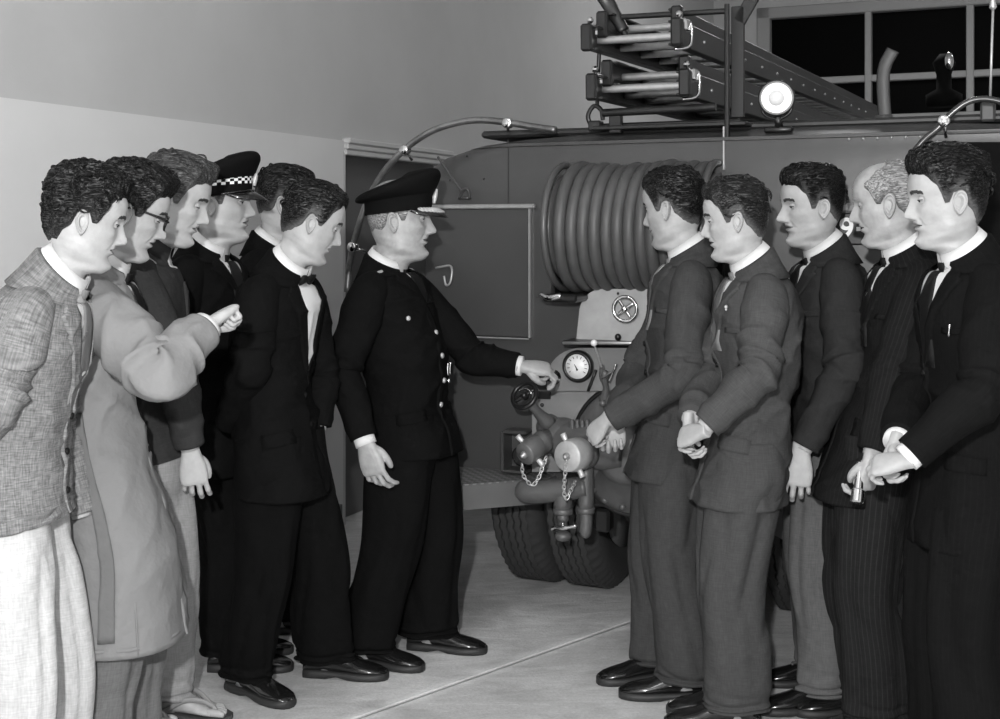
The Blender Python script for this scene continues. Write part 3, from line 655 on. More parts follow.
# ---------------------------------------------------------------- people
class Loft:
    "surface around a spine: rows of (centre, forward axis, left axis, front radius, back radius, side radius, roundness)"
    def __init__(s, rows, disp=None):
        s.D = np.array([np.concatenate([r[0], r[1], r[2], [r[3], r[4], r[5], r[6]]]) for r in rows]); s.k = len(rows); s.disp = disp
    def raw(s, th, v):
        th, v = np.broadcast_arrays(np.asarray(th, float), np.asarray(v, float))
        D = catmull(s.D, 0, tpar=(v * (s.k - 1)).ravel()).reshape(v.shape + (13,))
        ct, st = np.cos(th), np.sin(th); n = D[..., 12]
        r = (np.abs(ct) ** n + np.abs(st) ** n + 1e-12) ** (-1 / n)
        rx = np.where(ct > 0, D[..., 9], D[..., 10])
        return D[..., :3] + D[..., 3:6] * (r * ct * rx)[..., None] + D[..., 6:9] * (r * st * D[..., 11])[..., None], D
    def ev(s, th, v, off=0):
        th, v = np.broadcast_arrays(np.asarray(th, float), np.asarray(v, float))
        e = 2e-3; v0 = np.clip(v, e, 1 - e)
        p, D = s.raw(th, v)
        a = s.raw(th + .01, v)[0] - s.raw(th - .01, v)[0]; b = s.raw(th, v0 + e)[0] - s.raw(th, v0 - e)[0]
        n = np.cross(a, b); n /= np.maximum(np.linalg.norm(n, axis=-1, keepdims=True), 1e-9)
        o = np.asarray(off, float) + (s.disp(th, v) if s.disp else 0)
        o = np.broadcast_to(o, v.shape)
        return p + n * o[..., None]
    def mesh(s, nth=72, nv=70, caps=True):
        th = np.linspace(0, 2 * PI, nth, endpoint=False)[None]; v = np.linspace(0, 1, nv)[:, None]
        P = s.ev(th, v); per = s.D[:, 11].mean(); L_ = np.linalg.norm(np.diff(s.D[:, :3], axis=0), axis=1).sum()
        q = P[:, nth // 4]; cs = np.concatenate([[0], np.cumsum(np.linalg.norm(np.diff(q, axis=0), axis=1))])[:, None]
        uv = np.stack([np.broadcast_to(np.where(th > PI, 2 * PI - th, th) * per, P.shape[:2]), np.broadcast_to(cs, P.shape[:2])], -1)
        return gridmesh(P, wrap=True, caps=caps, uv=uv)
    def patch(s, lo, hi, v0, v1, off=.004, nu=10, nv=30, inset=.003, vs=None):
        "raised strip between angles lo(v) and hi(v)"
        vv = np.linspace(v0, v1, nv) if vs is None else np.asarray(vs); k = np.linspace(0, 1, nu)
        a = np.array([lo(x) for x in vv]); b = np.array([hi(x) for x in vv])
        u = np.concatenate([[0], k, [1]]); th = a[:, None] + (b - a)[:, None] * u; V_ = np.broadcast_to(vv[:, None], th.shape).copy()
        o = np.full(th.shape, off, float); o[:, 0] = o[:, -1] = -inset
        th = np.vstack([th[:1], th, th[-1:]]); V_ = np.vstack([V_[:1], V_, V_[-1:]]); o = np.vstack([np.full_like(o[:1], -inset), o, np.full_like(o[:1], -inset)])
        P = s.ev(th, V_, o); q = P[:, 1]; cs = np.concatenate([[0], np.cumsum(np.linalg.norm(np.diff(q, axis=0), axis=1))])[:, None]; uv = np.stack([np.abs(th) * .15, np.broadcast_to(cs, th.shape)], -1)
        return gridmesh(P, uv=uv)
def ry(a): c, s = math.cos(a), math.sin(a); return np.array([[c, 0, s], [0, 1, 0], [-s, 0, c]])
def rz_(a): c, s = math.cos(a), math.sin(a); return np.array([[c, -s, 0], [s, c, 0], [0, 0, 1]])
def rx_(a): c, s = math.cos(a), math.sin(a); return np.array([[1, 0, 0], [0, c, -s], [0, s, c]])
# --- head: rows (z front, z back, centre x, front, back, half width, roundness, neck share)
HK = np.array([
 (-.235, -.185, -.045, .062, .062, .068, 2.0, 1), (-.185, -.150, -.036, .057, .058, .056, 2.0, .6), (-.150, -.122, -.026, .055, .058, .0515, 2.0, .3),
 (-.136, -.106, -.014, .060, .063, .0505, 1.95, .1), (-.128, -.090, -.004, .074, .068, .0535, 1.85, 0), (-.119, -.079, 0, .0820, .072, .0575, 1.75, 0),
 (-.108, -.070, 0, .0855, .076, .0605, 1.74, 0), (-.092, -.061, 0, .0800, .081, .062, 1.8, 0), (-.077, -.052, 0, .0805, .085, .0650, 1.9, 0),
 (-.060, -.043, 0, .0840, .088, .067, 1.95, 0), (-.045, -.034, 0, .0850, .091, .069, 2.0, 0), (-.028, -.022, 0, .0850, .094, .071, 2.05, 0),
 (-.010, -.008, 0, .0850, .098, .0725, 2.1, 0), (.010, .010, 0, .0880, .101, .0745, 2.15, 0), (.030, .030, 0, .0935, .102, .0765, 2.2, 0),
 (.050, .050, 0, .0935, .100, .0770, 2.2, 0), (.070, .070, 0, .0880, .094, .0740, 2.2, 0), (.088, .088, 0, .0770, .083, .0660, 2.1, 0),
 (.103, .103, 0, .0600, .065, .0520, 2.0, 0), (.114, .114, 0, .0380, .041, .0330, 2.0, 0), (.1195, .1195, 0, .0120, .012, .0110, 2.0, 0)])
HTP = np.concatenate([np.linspace(0, 4, 16, endpoint=False), np.linspace(4, 15, 100, endpoint=False), np.linspace(15, 20, 26)])
def g2(y, z, y0, z0, sy, sz): return np.exp(-((y - y0) / sy) ** 2 - ((z - z0) / sz) ** 2)
def head_grid(H, ncol=150, feat=True, tpar=HTP, pw=1.45):
    s = np.linspace(-1, 1, ncol, endpoint=False); th = PI * np.sign(s) * np.abs(s) ** pw
    D = catmull(HK, 0, tpar=tpar)[:, None, :]; TH = np.broadcast_to(th[None], (len(tpar), ncol))
    ct, st = np.cos(TH), np.sin(TH); n = D[..., 6]; r = (np.abs(ct) ** n + np.abs(st) ** n + 1e-12) ** (-1 / n)
    jaw = H.get('jaw', 1.0); wj = 1 + (jaw - 1) * sstep(.02, -.08, D[..., 0])
    x = D[..., 2] + r * ct * np.where(ct > 0, D[..., 3], D[..., 4]); y = r * st * D[..., 5] * wj
    z = (D[..., 0] + D[..., 1]) / 2 + (D[..., 0] - D[..., 1]) / 2 * ct
    z = z + 0 * x; nk = np.broadcast_to(D[..., 7], x.shape)
    if feat:
        fr = np.clip(ct * 3, 0, 1) * (1 - np.clip(nk * 20, 0, 1)); ay = np.abs(y); ns = H.get('nose', 1.0)
        pn = np.interp(z, [-.056, -.050, -.046, -.041, -.034, -.026, -.010, .004, .014, .026], [0, .004, .016, .026, .0285, .0255, .0155, .0075, .0045, 0]) * ns
        if H.get('hook'): pn = pn + H['hook'] * np.exp(-((z + .010) / .012) ** 2)
        sg = np.interp(z, [-.045, -.034, -.01, .01, .025], [.0125, .0115, .0085, .0080, .012])
        d = pn * np.exp(-(ay / sg) ** 2)
        d = d + .0085 * g2(ay, z, .0145, -.0415, .006, .0075) - .004 * g2(ay, z, .008, -.050, .005, .003)
        d = d - .0125 * g2(ay, z, .030, .004, .015, .0115) + .0035 * g2(ay, z, .028, .0235, .018, .007) + .003 * g2(y, z, 0, .022, .02, .01)
        d = d + .0045 * g2(ay, z, .046, -.022, .016, .014) - .004 * g2(ay, z, .045, -.060, .016, .016)
        d = d + .0050 * g2(y, z, 0, -.0570, .021, .0052) + .0062 * g2(y, z, 0, -.0715, .019, .0058) - .0055 * g2(y, z, 0, -.0640, .024, .0024)
        d = d - .0030 * g2(y, z, 0, -.0835, .025, .006) + .0060 * g2(y, z, 0, -.1040, .017, .0110)
        d = d - .0030 * g2(ay, z, .021 + (-.045 - z) * .35, -.056, .005, .016)
        if True:
            a = H.get('age', .35); d = d - .003 * a * g2(ay, z, .024 + (-.045 - z) * .5, -.055, .004, .02) - .0025 * a * g2(ay, z, .03, -.014, .016, .004); 
            d = d + .0006 * (a > .5) * np.sin(z * 900) * sstep(.035, .05, z) * sstep(.08, .065, z)
        x = x + d * fr
        sy = np.sign(y) * (1 - np.clip(nk, 0, 1)); jx = H.get('jawline', 1.0)
        y = y + sy * jx * (.0040 * np.exp(-((z + .074) / .016) ** 2 - ((x - .008) / .034) ** 2) - .0075 * np.exp(-((z + .112) / .013) ** 2 - ((x - .016) / .045) ** 2) - .0035 * np.exp(-((z + .052) / .02) ** 2 - ((x - .05) / .018) ** 2))
        if H.get('jowl'):
            j = H['jowl']; k = np.exp(-((z + .105) / .03) ** 2) * np.clip(1.2 - np.abs(ct), 0, 1); x = x * (1 + .06 * j * k); y = y * (1 + .14 * j * k)
    return np.stack([x, y, z], -1), nk, TH, z
class Head:
    def __init__(s, H, N, torso_fwd, torso_left, torso_up):
        s.H = H; s.sc = H['scale']; s.R = rz_(math.radians(H['yaw'])) @ ry(math.radians(H.get('pitch', 0))) @ rx_(math.radians(H.get('roll', 0)))
        s.C = H['pos']; s.N = N; s.TF = np.array([torso_fwd, torso_left, torso_up])
    def world(s, P, nk=0):
        a = s.C + (P * s.sc) @ s.R.T
        if np.ndim(nk) == 0 and nk == 0: return a
        q = (P - A(-.045, 0, -.165)) * s.sc
        b = s.N + q @ s.TF
        return a * (1 - nk[..., None]) + b * nk[..., None]
    def dirw(s, d): return s.R @ np.asarray(d, float)
def ear_geo(h, side, big=1.0):
    nr, nc = 13, 26; P = []
    for i in range(nr):
        r = i / (nr - 1); row = []
        for j in range(nc):
            a = 2 * PI * j / nc
            ex = .0185 * r * math.cos(a) * (1 + .12 * math.sin(a)); ez = .0335 * r * math.sin(a)
            if math.sin(a) < 0: ex *= 1 - .35 * abs(math.sin(a)) ** 2
            o = .003 + .0095 * math.exp(-((r - .84) / .12) ** 2) * (1 if not (abs(math.sin(a)) < .6 and math.cos(a) > .3) else .35) - .016 * math.exp(-((r / .45) ** 2)) + .0055 * math.exp(-((r - .55) / .09) ** 2) * (math.cos(a) < .2) - .003 * math.exp(-((r - .69) / .05) ** 2)
            if r > .95: o -= .004
            row.append((ex, o, ez))
        P.append(row)
    back = [[(q[0] * .9, -.010, q[2] * .9) for q in P[-1]], [(q[0] * .5 + .005, -.02, q[2] * .5) for q in P[-1]]]
    P = np.array(P + back) * big
    tilt = math.radians(22); c, s_ = math.cos(tilt), math.sin(tilt)
    x, o, z = P[..., 0], P[..., 1], P[..., 2]
    X = x * c + o * s_ * -1 * 0 + z * -.12; Y = o + (-x + .012) * s_ ; 
    Q = np.stack([X - .012, side * (Y + .0735), z - .012], -1)
    return gridmesh(h.world(Q), wrap=True)
def hand_geo(wrist, d, pn, side, pose='relaxed', sc=1.0, arm=None):
    "d: towards the fingers, pn: direction the palm faces, side +1 left hand, -1 right hand"
    d = nrm(d); pn = nrm(pn - d * np.dot(pn, d)); back = -pn
    th_dir = np.cross(d, pn) * -side if True else None      # thumb side
    B = np.array([d, th_dir, back]); T = lambda p: np.asarray(wrist) + (np.asarray(p, float) * sc) @ B
    gs = []
    curl = {'relaxed': (18, 32, 22), 'fist': (78, 88, 60), 'hold': (40, 55, 35), 'point': (70, 85, 55), 'flat': (6, 12, 8), 'clasp': (35, 60, 30)}[pose]
    a0 = arm if arm is not None else T((-.07, 0, 0))
    prof = [(-.035, .027, .020), (-.01, .027, .019), (.015, .033, .018), (.04, .040, .017), (.065, .042, .0155), (.085, .040, .013), (.094, .034, .009)]
    G = []
    for x, wy, wz in [(-.07, .028, .022)] + prof:
        row = []
        for k in range(24):
            a = 2 * PI * k / 24; ca, sa = math.cos(a), math.sin(a); n = 2.6; r = (abs(ca) ** n + abs(sa) ** n) ** (-1 / n)
            row.append(T((x, r * ca * wy, r * sa * wz)))
        G.append(row)
    G = np.array(G)
    if arm is not None: G[0] = G[1] - T((0, 0, 0)) * 0 + (np.asarray(arm) - T((-.035, 0, 0)))
    gs.append(gridmesh(G, wrap=True, caps=True))
    spec = [(.030, .036, .026, .022, .0092), (.0105, .041, .028, .023, .0096), (-.010, .037, .026, .022, .0090), (-.029, .029, .020, .019, .0080)]
    for i, (y, l1, l2, l3, r) in enumerate(spec):
        cc = curl
        if pose == 'point' and i == 0: cc = (12, 10, 6)
        if pose == 'hold' and i > 1: cc = (58, 62, 40)
        f = 1 + .12 * i if pose == 'relaxed' else 1 + .04 * i
        spread = .10 * (1.5 - i) * (.6 if pose in ('fist', 'clasp') else 1)
        p = A(.086 - .004 * abs(i - 1), y, .001); ang = 0; pts = [A(.06, y * .9, .0), p]; rs = [r * .9, r * 1.04]
        for l, c_ in zip((l1, l2, l3), cc):
            ang += math.radians(c_ * f); dv = A(math.cos(ang), spread * math.cos(ang), -math.sin(ang))
            pts.append(p + dv * l * .5); rs.append(r * (.92 - .03)); p = p + dv * l; pts.append(p); rs.append(r * .95)
            r *= .93
        rs[-1] = r * .72
        pts.append(p + dv * .004); rs.append(r * .3)
        gs.append(tube([T(q) for q in pts], [x * sc for x in rs], 12, n=30))
    tb = {'relaxed': [(.012, .018, -.006), (.034, .034, -.014), (.060, .042, -.024), (.082, .041, -.034), (.088, .039, -.037)],
          'flat': [(.012, .018, -.004), (.034, .040, -.008), (.058, .058, -.014), (.080, .068, -.018), (.085, .07, -.02)]}
    default = [(.012, .018, -.008), (.034, .035, -.020), (.058, .036, -.036), (.076, .022, -.046), (.080, .016, -.047)]
    pts = tb.get(pose, default)
    gs.append(tube([T(q) for q in pts], [.012 * sc, .0135 * sc, .0112 * sc, .0088 * sc, .005 * sc], 12, n=24))
    g = remesh(join(*gs), .0026 * sc, 3, .5)
    return g, T
def shoe_geo(heel, yaw, L_=.30, hgt=.075, w_=.050, pitch=0):
    "heel: point of the floor under the heel; returns upper and sole"
    f = A(math.cos(math.radians(yaw)), math.sin(math.radians(yaw)), 0); l = A(-f[1], f[0], 0)
    ks = [(-.0, .030, .052), (.03, .036, .080), (.08, .036, .098), (.12, .037, .092), (.16, .042, .072), (.20, .049, .058), (.235, .048, .050), (.265, .041, .042), (.288, .026, .032), (.297, .008, .020)]
    rows = []; soles = []
    for x, wy, hz in ks:
        x = x * L_ / .30; wy = wy * w_ / .05; row = []; sr = []
        for k in range(20):
            a = 2 * PI * k / 20; ca, sa = math.cos(a), math.sin(a); r = (abs(ca) ** 2.6 + abs(sa) ** 2.4) ** (-1 / 2.5)
            lat = .006 * math.sin(min(1, x / .3) * PI)
            row.append(np.asarray(heel) + f * x + l * (r * ca * wy * (1 - .25 * max(0, sa))) + ZU * (.020 + (hz - .020) * (.5 + .5 * r * sa)))
            hl = .0 if x < .09 * L_ / .3 or x > .13 * L_ / .3 else .010
            sr.append(np.asarray(heel) + f * x + l * (r * ca * (wy + .004)) + ZU * (.001 + (.024 if x > .1 else .028) * (.5 + .5 * np.clip(r * sa * 1.6, -1, 1)) + (hl if sa < 0 else 0)))
        rows.append(row); soles.append(sr)
    return gridmesh(np.array(rows)[:, ::-1], wrap=True, caps=True), gridmesh(np.array(soles)[:, ::-1], wrap=True, caps=True)
M_skin = mat('skin', .36, .46, spec=.30, bump=.22, bscale=110, bdist=.003, var=.10, vscale=28)
M_skin_old = mat('weathered_skin', .34, .46, spec=.30, bump=.3, bscale=80, bdist=.004, var=.16, vscale=30)
M_lip = mat('lip', .19, .5); M_brow = mat('eyebrow', .025, .8, bump=.5, bscale=300); M_brow_g = mat('eyebrow_grey', .28, .8, bump=.5, bscale=300)
M_sclera = mat('eye_white', .30, .3); M_iris = mat('iris', .02, .15)
M_hair_d = mat('dark_hair', .006, .30, kind='hair', spec=.3)
M_hair_m = mat('brown_hair', .013, .30, kind='hair', spec=.3)
M_hair_l = mat('fair_hair', .036, .36, kind='hair', spec=.3)
M_hair_g = mat('grey_hair', .20, .5, kind='hair', spec=.2)
M_shirt = mat('white_shirt', .62, .75, bump=.1, bscale=200)
M_shoe = mat('black_polished_leather', .009, .16, spec=.6, coat=.5)
M_sole = mat('shoe_sole', .02, .6)
M_silver = mat('silver_braid', .5, .35, metal=.4, bump=.6, bscale=300)
M_blk = mat('black_cap_cloth', .006, .9, spec=.06)
M_peak = mat('patent_peak', .008, .15, coat=.6)
M_tie_d = mat('dark_tie', .008, .6, spec=.15)
def cloth(name, g, kind='weave', var=.06, k2=None, rough=.88, sheen=0): return mat(name, g, rough, kind=kind, var=var, vscale=3, spec=.05, k2=k2, sheen=sheen, bump=.55, bscale=9, bdist=.03)
def person(P):
    "P: dictionary of measured pose and clothing"
    H = P['head']; sc = H['scale']; Y = P['Y']
    H['pos'] = at(H['px'], H['py'], H.get('Y', Y))
    f = A(math.cos(math.radians(P['yaw'])), math.sin(math.radians(P['yaw'])), 0); l = A(-f[1], f[0], 0)
    hf = A(math.cos(math.radians(H['yaw'])), math.sin(math.radians(H['yaw'])), 0)
    N = H['pos'] + (ZU * -.146 + hf * (-.040 - .09 * math.sin(math.radians(H.get('pitch', 0))))) * sc + f * P.get('nf', 0) + ZU * P.get('nz', 0)
    h = P.get('h', N[2] / .862); b = P.get('build', 1.0) * h / 1.75
    pel = A(gx(P['pelvis'], Y + P.get('pdy', 0)), Y + P.get('pdy', 0), .50 * h)
    org = A(pel[0], pel[1], 0)
    root = empty('person', org, P['label'], 'person', P.get('group'))
    up = nrm(N - pel); Ls = np.linalg.norm(N - pel)
    bulge = P.get('hunch', .02)
    def spine(s): return pel + (N - pel) * s - f * bulge * math.sin(PI * min(max(s, -.2), 1))
    belly = P.get('belly', 0); sw = P.get('shoulder', 1.0)
    fl = P.get('flare', 0)
    K = [(.10, .178, .122, .138), (.32, .165, .118 + belly * .9, .115), (.55, .180, .130 + belly * .6, .122), (.74, .198, .128, .130), (.84, .196, .114, .120), (.895, .180, .100, .106), (.935, .148, .086, .092), (.968, .108, .074, .080), (1.0, .080, .066, .074)]
    hz = P['hem']; s_h = (hz - pel[2]) / (N[2] - pel[2])
    low = []
    if s_h < -.3:
        for q in np.linspace(s_h, -.05, 4): low.append((q, .188 + fl * (-q) * .10, .135 + fl * (-q) * .09, .145 + fl * (-q) * .10))
    else: low = [(s_h, .186 + fl * .01, .130 + fl * .01 + belly * .5, .146 + fl * .012), (min(.02, (s_h + .10) / 2), .184, .127 + belly * .6, .143)]
    rows = []; ss = []
    for (s, w_, a, c) in low + K:
        t = spine(s + .02) - spine(s - .02); t = nrm(t) if s > -.02 else nrm(t * .5 + ZU * .5)
        lean_tilt = sstep(.92, 1.0, s) * .52
        t = nrm(t + f * lean_tilt)
        ax = nrm(np.cross(l, t)) ; ax = ax if np.dot(ax, f) > 0 else -ax
        ws = sw if s > .7 and s < .95 else 1
        rows.append((spine(s), ax, l, a * b, c * b, w_ * b * ws, 2.35 if s < .9 else 2.1)); ss.append(s)
    seed = P.get('seed', 1); wr = P.get('wrinkle', 1.0)
    ss = np.array(ss); nk_ = len(ss)
    s_of = lambda v: np.interp(np.asarray(v) * (nk_ - 1), np.arange(nk_), ss)
    v_of = lambda s: np.interp(s, ss, np.arange(nk_)) / (nk_ - 1)
    def disp(th, v):
        s = s_of(v); w1 = np.exp(-((s - .35) / .25) ** 2); up_ = sstep(.97, .85, s)
        a = .011 * wr * sn(th * 2.2, s * 3 + np.cos(th) * .8, seed) * sstep(.9, .2, s) * up_
        r = 1 - np.abs(sn(th * 2.0 + s * 5, s * 11, seed + 5)); r2 = 1 - np.abs(sn(th * 3.0 - s * 7, s * 9, seed + 9))
        return a + .011 * wr * (r ** 4) * (w1 * .9 + .35) * up_ + .009 * wr * r2 ** 5 * up_
    T = Loft(rows, disp)
    jm = P['jacket']; jn = P.get('jacket_name', 'jacket')
    jk = mk(jn, T.mesh(84, 110), jm, root, label=P.get('jacket_label'))
    # --- openings, lapels, collars
    vb = v_of(P.get('vee', .50)); vn = v_of(.985)
    style = P.get('style', 'suit')
    def gi(v):   # half angle of the V opening
        k = (v - vb) / (vn - vb); return max(0.0, k) ** .75 * P.get('vw', .62)
    if style in ('suit', 'chief', 'coat'):
        mk('shirt', T.patch(lambda v: -gi(v), lambda v: gi(v), vb + .025, vn, .0025, 12, 30), M_shirt, root)
        lw = P.get('lapel', .42)
        def lapel(sg):
            notch = v_of(.90)
            def wd(v):
                k = (v - vb) / (notch - vb); 
                return lw * min(1, max(0, k)) ** .8 if v <= notch else lw * .80
            return T.patch(lambda v: sg * (gi(v) + (0 if sg > 0 else wd(v))), lambda v: sg * (gi(v) + (wd(v) if sg > 0 else 0)), vb - .01, v_of(.945), .0085, 8, 36)
        for sg in (1, -1): mk('lapel', lapel(sg), jm, jk)
        mk('front_edge', T.patch(lambda v: -.17, lambda v: .03, 0.0, vb + .01, .005, 5, 30), jm, jk)
        # collar band of the jacket: outer fall, fold, inner stand
        th = np.linspace(-PI, PI, 73)
        amin = gi(v_of(.94)) + .02
        th = np.linspace(amin, 2 * PI - amin, 60); back = .5 - .5 * np.cos(th)
        lowv = v_of(.935 - .015 * 0) * np.ones_like(th); o0 = T.ev(th, v_of(.93 - .02 * back), .010); o1 = T.ev(th, v_of(.955), .0125 + .002)
        tr = T.D[-1]; ctr, axx, axl = tr[:3], tr[3:6], tr[6:9]; nn = nrm(np.cross(axx, axl))
        def rg(th, add, up_): return ctr + axx * (np.cos(th) * (np.where(np.cos(th) > 0, tr[9], tr[10]) + add))[:, None] + axl * (np.sin(th) * (tr[11] + add))[:, None] + nn * np.asarray(up_ * np.ones_like(th))[:, None]
        mk('collar', gridmesh(np.array([T.ev(th, v_of(.93), -.002), o0, o1, rg(th, .016, .006 + .012 * back), rg(th, .006, .012 + .014 * back), rg(th, .001, 0 * back)]), uv=np.stack([np.broadcast_to(th * .07, (6, 60)), np.broadcast_to(np.arange(6)[:, None] * .02, (6, 60))], -1)), P.get('collar_mat', jm), jk)
    else:
        tr = T.D[-1]; ctr, axx, axl = tr[:3], tr[3:6], tr[6:9]; nn = nrm(np.cross(axx, axl))
        def rg(th, add, up_): return ctr + axx * (np.cos(th) * (np.where(np.cos(th) > 0, tr[9], tr[10]) + add))[:, None] + axl * (np.sin(th) * (tr[11] + add))[:, None] + nn * np.asarray(up_ * np.ones_like(th))[:, None]
    # shirt collar
    cm = M_shirt if style != 'shirt' else jm
    gap = .03 if style != 'shirt' else .45
    th = np.linspace(gap, 2 * PI - gap, 64); fr = np.clip(np.cos(th), 0, 1) ** 2; bk = .5 - .5 * np.cos(th)
    pt = np.exp(-((np.minimum(th, 2 * PI - th) - gap) / .35) ** 2)
    mk('shirt_collar', gridmesh(np.array([rg(th, -.004, -.03), rg(th, -.008, .014), rg(th, -.009, .030 + .018 * bk), rg(th, -.003, .035 + .018 * bk), rg(th, .006, .014 + .012 * bk - .012 * pt), rg(th, .010, -.004 - .026 * pt), rg(th, .006, -.005 - .026 * pt)])), cm, root)
    if style == 'shirt':
        mk('undershirt_gap', T.patch(lambda v: -max(0, (v - v_of(.93)) / (1 - v_of(.93))) * .4, lambda v: max(0, (v - v_of(.93)) / (1 - v_of(.93))) * .4, v_of(.93), 1, .003, 6, 10), M_skin, root)
        mk('placket', T.patch(lambda v: -.10, lambda v: .10, 0, v_of(.86), .004, 5, 20), jm, jk)
    tie = P.get('tie')
    tr_f = rg(np.array([0.0]), .004, .008)[0]
    if tie == 'long' or tie == 'striped':
        tm = P.get('tie_mat', M_tie_d)
        w0 = lambda v: .10 + .16 * (1 - (v - vb) / (vn - vb)) * 0 + .05
        kn = mk('tie', join((lambda g: (g[0], g[1]))(T.patch(lambda v: -(.15 + .10 * (1 - (v - vb) / (vn - vb))), lambda v: .15 + .10 * (1 - (v - vb) / (vn - vb)), vb, v_of(.97), .0065, 6, 20)),
            tube([tr_f + nn * .006, tr_f - nn * .012 + axx * .004, tr_f - nn * .030 + axx * .006], [.017, .015, .011], 14, ry=[.010, .011, .009], up=axl)), tm, root)
    if tie == 'bow':
        c = tr_f + axx * .006 - nn * .004
        gs = [ball(c, (.012, .011, .011), 12, 8)]
        for sg in (1, -1): gs.append(tube([c, c + axl * sg * .022, c + axl * sg * .042 - nn * .003], [.008, .018, .022], 12, ry=[.006, .009, .007], up=nn))
        mk('bow_tie', join(*gs), M_tie_d, root)
    def button(th, s, r=.009, m=None, name='button', parent=jk, off=.008):
        p = T.ev(np.array([th]), np.array([v_of(s)]), off)[0]; q = T.ev(np.array([th]), np.array([v_of(s)]), off + .01)[0]; d = nrm(q - p)
        return mk(name, lathe(p - d * .004, d, [(0, r), (.005, r), (.008, r * .7)], 14), m or P.get('button_mat', M_tie_d), parent)
    for s in P.get('buttons', (.47, .30, .13)):
        if v_of(s) > 0.01 and s_h < s: button(-.07, s)
    if P.get('pocket', True):
        for sg in (1, -1):
            a, c = sorted((sg * .62, sg * 1.35))
            if s_h < .02: mk('pocket_flap', T.patch(lambda v: a, lambda v: c, v_of(.06), v_of(.13), .006, 6, 6), jm, jk)
        mk('breast_pocket', T.patch(lambda v: .52, lambda v: .95, v_of(.665), v_of(.695), .005, 5, 5), jm, jk)
    # --- body: head, neck, core, arms, hands and legs
    hd = Head(H, N, nrm(f - up * 0), l, ZU)
    G, nk, TH, Z = head_grid(H)
    Wp = hd.world(G, nk); nr, nc = Wp.shape[:2]
    hv, hfc = gridmesh(Wp, wrap=True, caps=True)
    # material by face: 0 skin 1 lip 2 brow
    fr_, fc_ = np.divmod(np.arange((nr - 1) * nc), nc); yy, zz, xx = G[fr_, fc_, 1], G[fr_, fc_, 2], G[fr_, fc_, 0]
    mi = np.zeros(len(hfc), int); ay = np.abs(yy)
    bz = .0205 + .004 * np.sin(np.clip((ay - .010) / .04, 0, 1) * PI)
    mi[:len(fr_)][(xx > .05) & (ay > .012) & (ay < .049) & (np.abs(zz - bz) < .0048)] = 2
    mi[:len(fr_)][(xx > .07) & (ay < .022) & (zz < -.0545 - .0015 * 0) & (zz > -.0755) & (np.abs(zz + .0648) < .0098 * (1 - (ay / .024) ** 2))] = 1
    mi[:len(fr_)][(xx > .07) & (ay < .023) & (np.abs(zz + .0642) < .0013)] = 3
    pieces = [(hv, hfc)]; mis = [mi]
    def addp(g, m=0): pieces.append((g[0], g[1])); mis.append(np.full(len(g[1]), m))
    for sd in (1, -1): addp(ear_geo(hd, sd, H.get('ear', 1.0)))
    for sd in (1, -1):
        ec = A(.0668, sd * .0305, .0035)
        phs = np.linspace(-PI / 2 + .02, PI / 2 - .02, 14)[:, None]; ths = np.linspace(0, 2 * PI, 20, endpoint=False)[None]
        def sph(r, c_): return hd.world(np.stack([np.sin(phs) * np.ones_like(ths) * r + c_[0], np.cos(phs) * np.cos(ths) * r + c_[1], np.cos(phs) * np.sin(ths) * r + c_[2]], -1))
        gz = math.radians(H.get('gaze', 0)); Q = sph(.0118, ec); addp(gridmesh(Q, wrap=True, caps=True), 4)
        lk = nrm(A(1, -sd * 0 + math.tan(gz), -.25 - H.get('down', 0)))
        Q = sph(.0072, ec + lk * .0058); addp(gridmesh(Q, wrap=True, caps=True), 5)
        bb = np.linspace(-1.2, 1.2, 12); a_ = .02 - H.get('down', 0) * .9
        lp_ = hd.world(np.stack([np.cos(a_) * np.cos(bb) * .0142 + ec[0], np.sin(bb) * .0142 * 1.1 + ec[1], np.sin(a_) * np.cos(bb * .55) * .0134 + ec[2] - .0004 + 0 * bb], -1)); addp(tube(lp_, .0011, 6, n=20), 2)
        for (z0, z1, rr) in ((.02 - H.get('down', 0) * .9, 1.45, .0134), (-1.3, -.50, .0130)):
            a = np.linspace(z0, z1, 6)[:, None]; bb = np.linspace(-1.35, 1.35, 15)[None]
            Q = hd.world(np.stack([np.cos(a) * np.cos(bb) * rr + ec[0], np.cos(a * .9) * np.sin(bb) * rr * 1.12 + ec[1], np.sin(a) * np.cos(bb * .55) * rr + ec[2]], -1)); addp(gridmesh(Q), 0)
    # core under the clothes
    core = [(spine(s), s) for s in (.02, .25, .5, .75, .9, .985)]
    rc = [.10, .095, .10, .11, .08, .05]
    gcore = tube([c for c, _ in core], [x * b for x in rc], 20, up=l, n=24)
    gb_ = [gcore]
    shp = {}
    arms = P.get('arms', {})
    hands = []
    for sd, nm in ((1, 'L'), (-1, 'R')):
        ar = arms.get(nm)
        si = spine(.895) + l * sd * .09 * b; so = spine(.852) + l * sd * .166 * b * sw
        if ar is None: ar = dict(elbow=so + l * sd * .05 - ZU * .29 - f * .03, wrist=so + l * sd * .04 - ZU * .54 + f * .04, hide=True)
        el, wr_ = np.asarray(ar['elbow'], float), np.asarray(ar['wrist'], float)
        fa = nrm(wr_ - el); ua = nrm(el - so)
        rs = P.get('sleeve', 1.0) * b
        pts = [si, so + ua * .0 - ZU * .0, so + ua * .075 + l * sd * .006, so * .5 + el * .5, el - ua * .05, el + (ua * -.0 + fa * 0), el + fa * .05, el * .45 + wr_ * .55, wr_ - fa * .012]
        rad = [.052, .069, .075, .070, .064, .062, .061, .054, .047 * P.get('cuff', 1)]
        rad = [x * rs for x in rad]
        nS = 96
        sd2 = seed * 7 + (3 if sd > 0 else 11)
        bend = math.acos(max(-1, min(1, float(np.dot(ua, fa))))) / 1.5
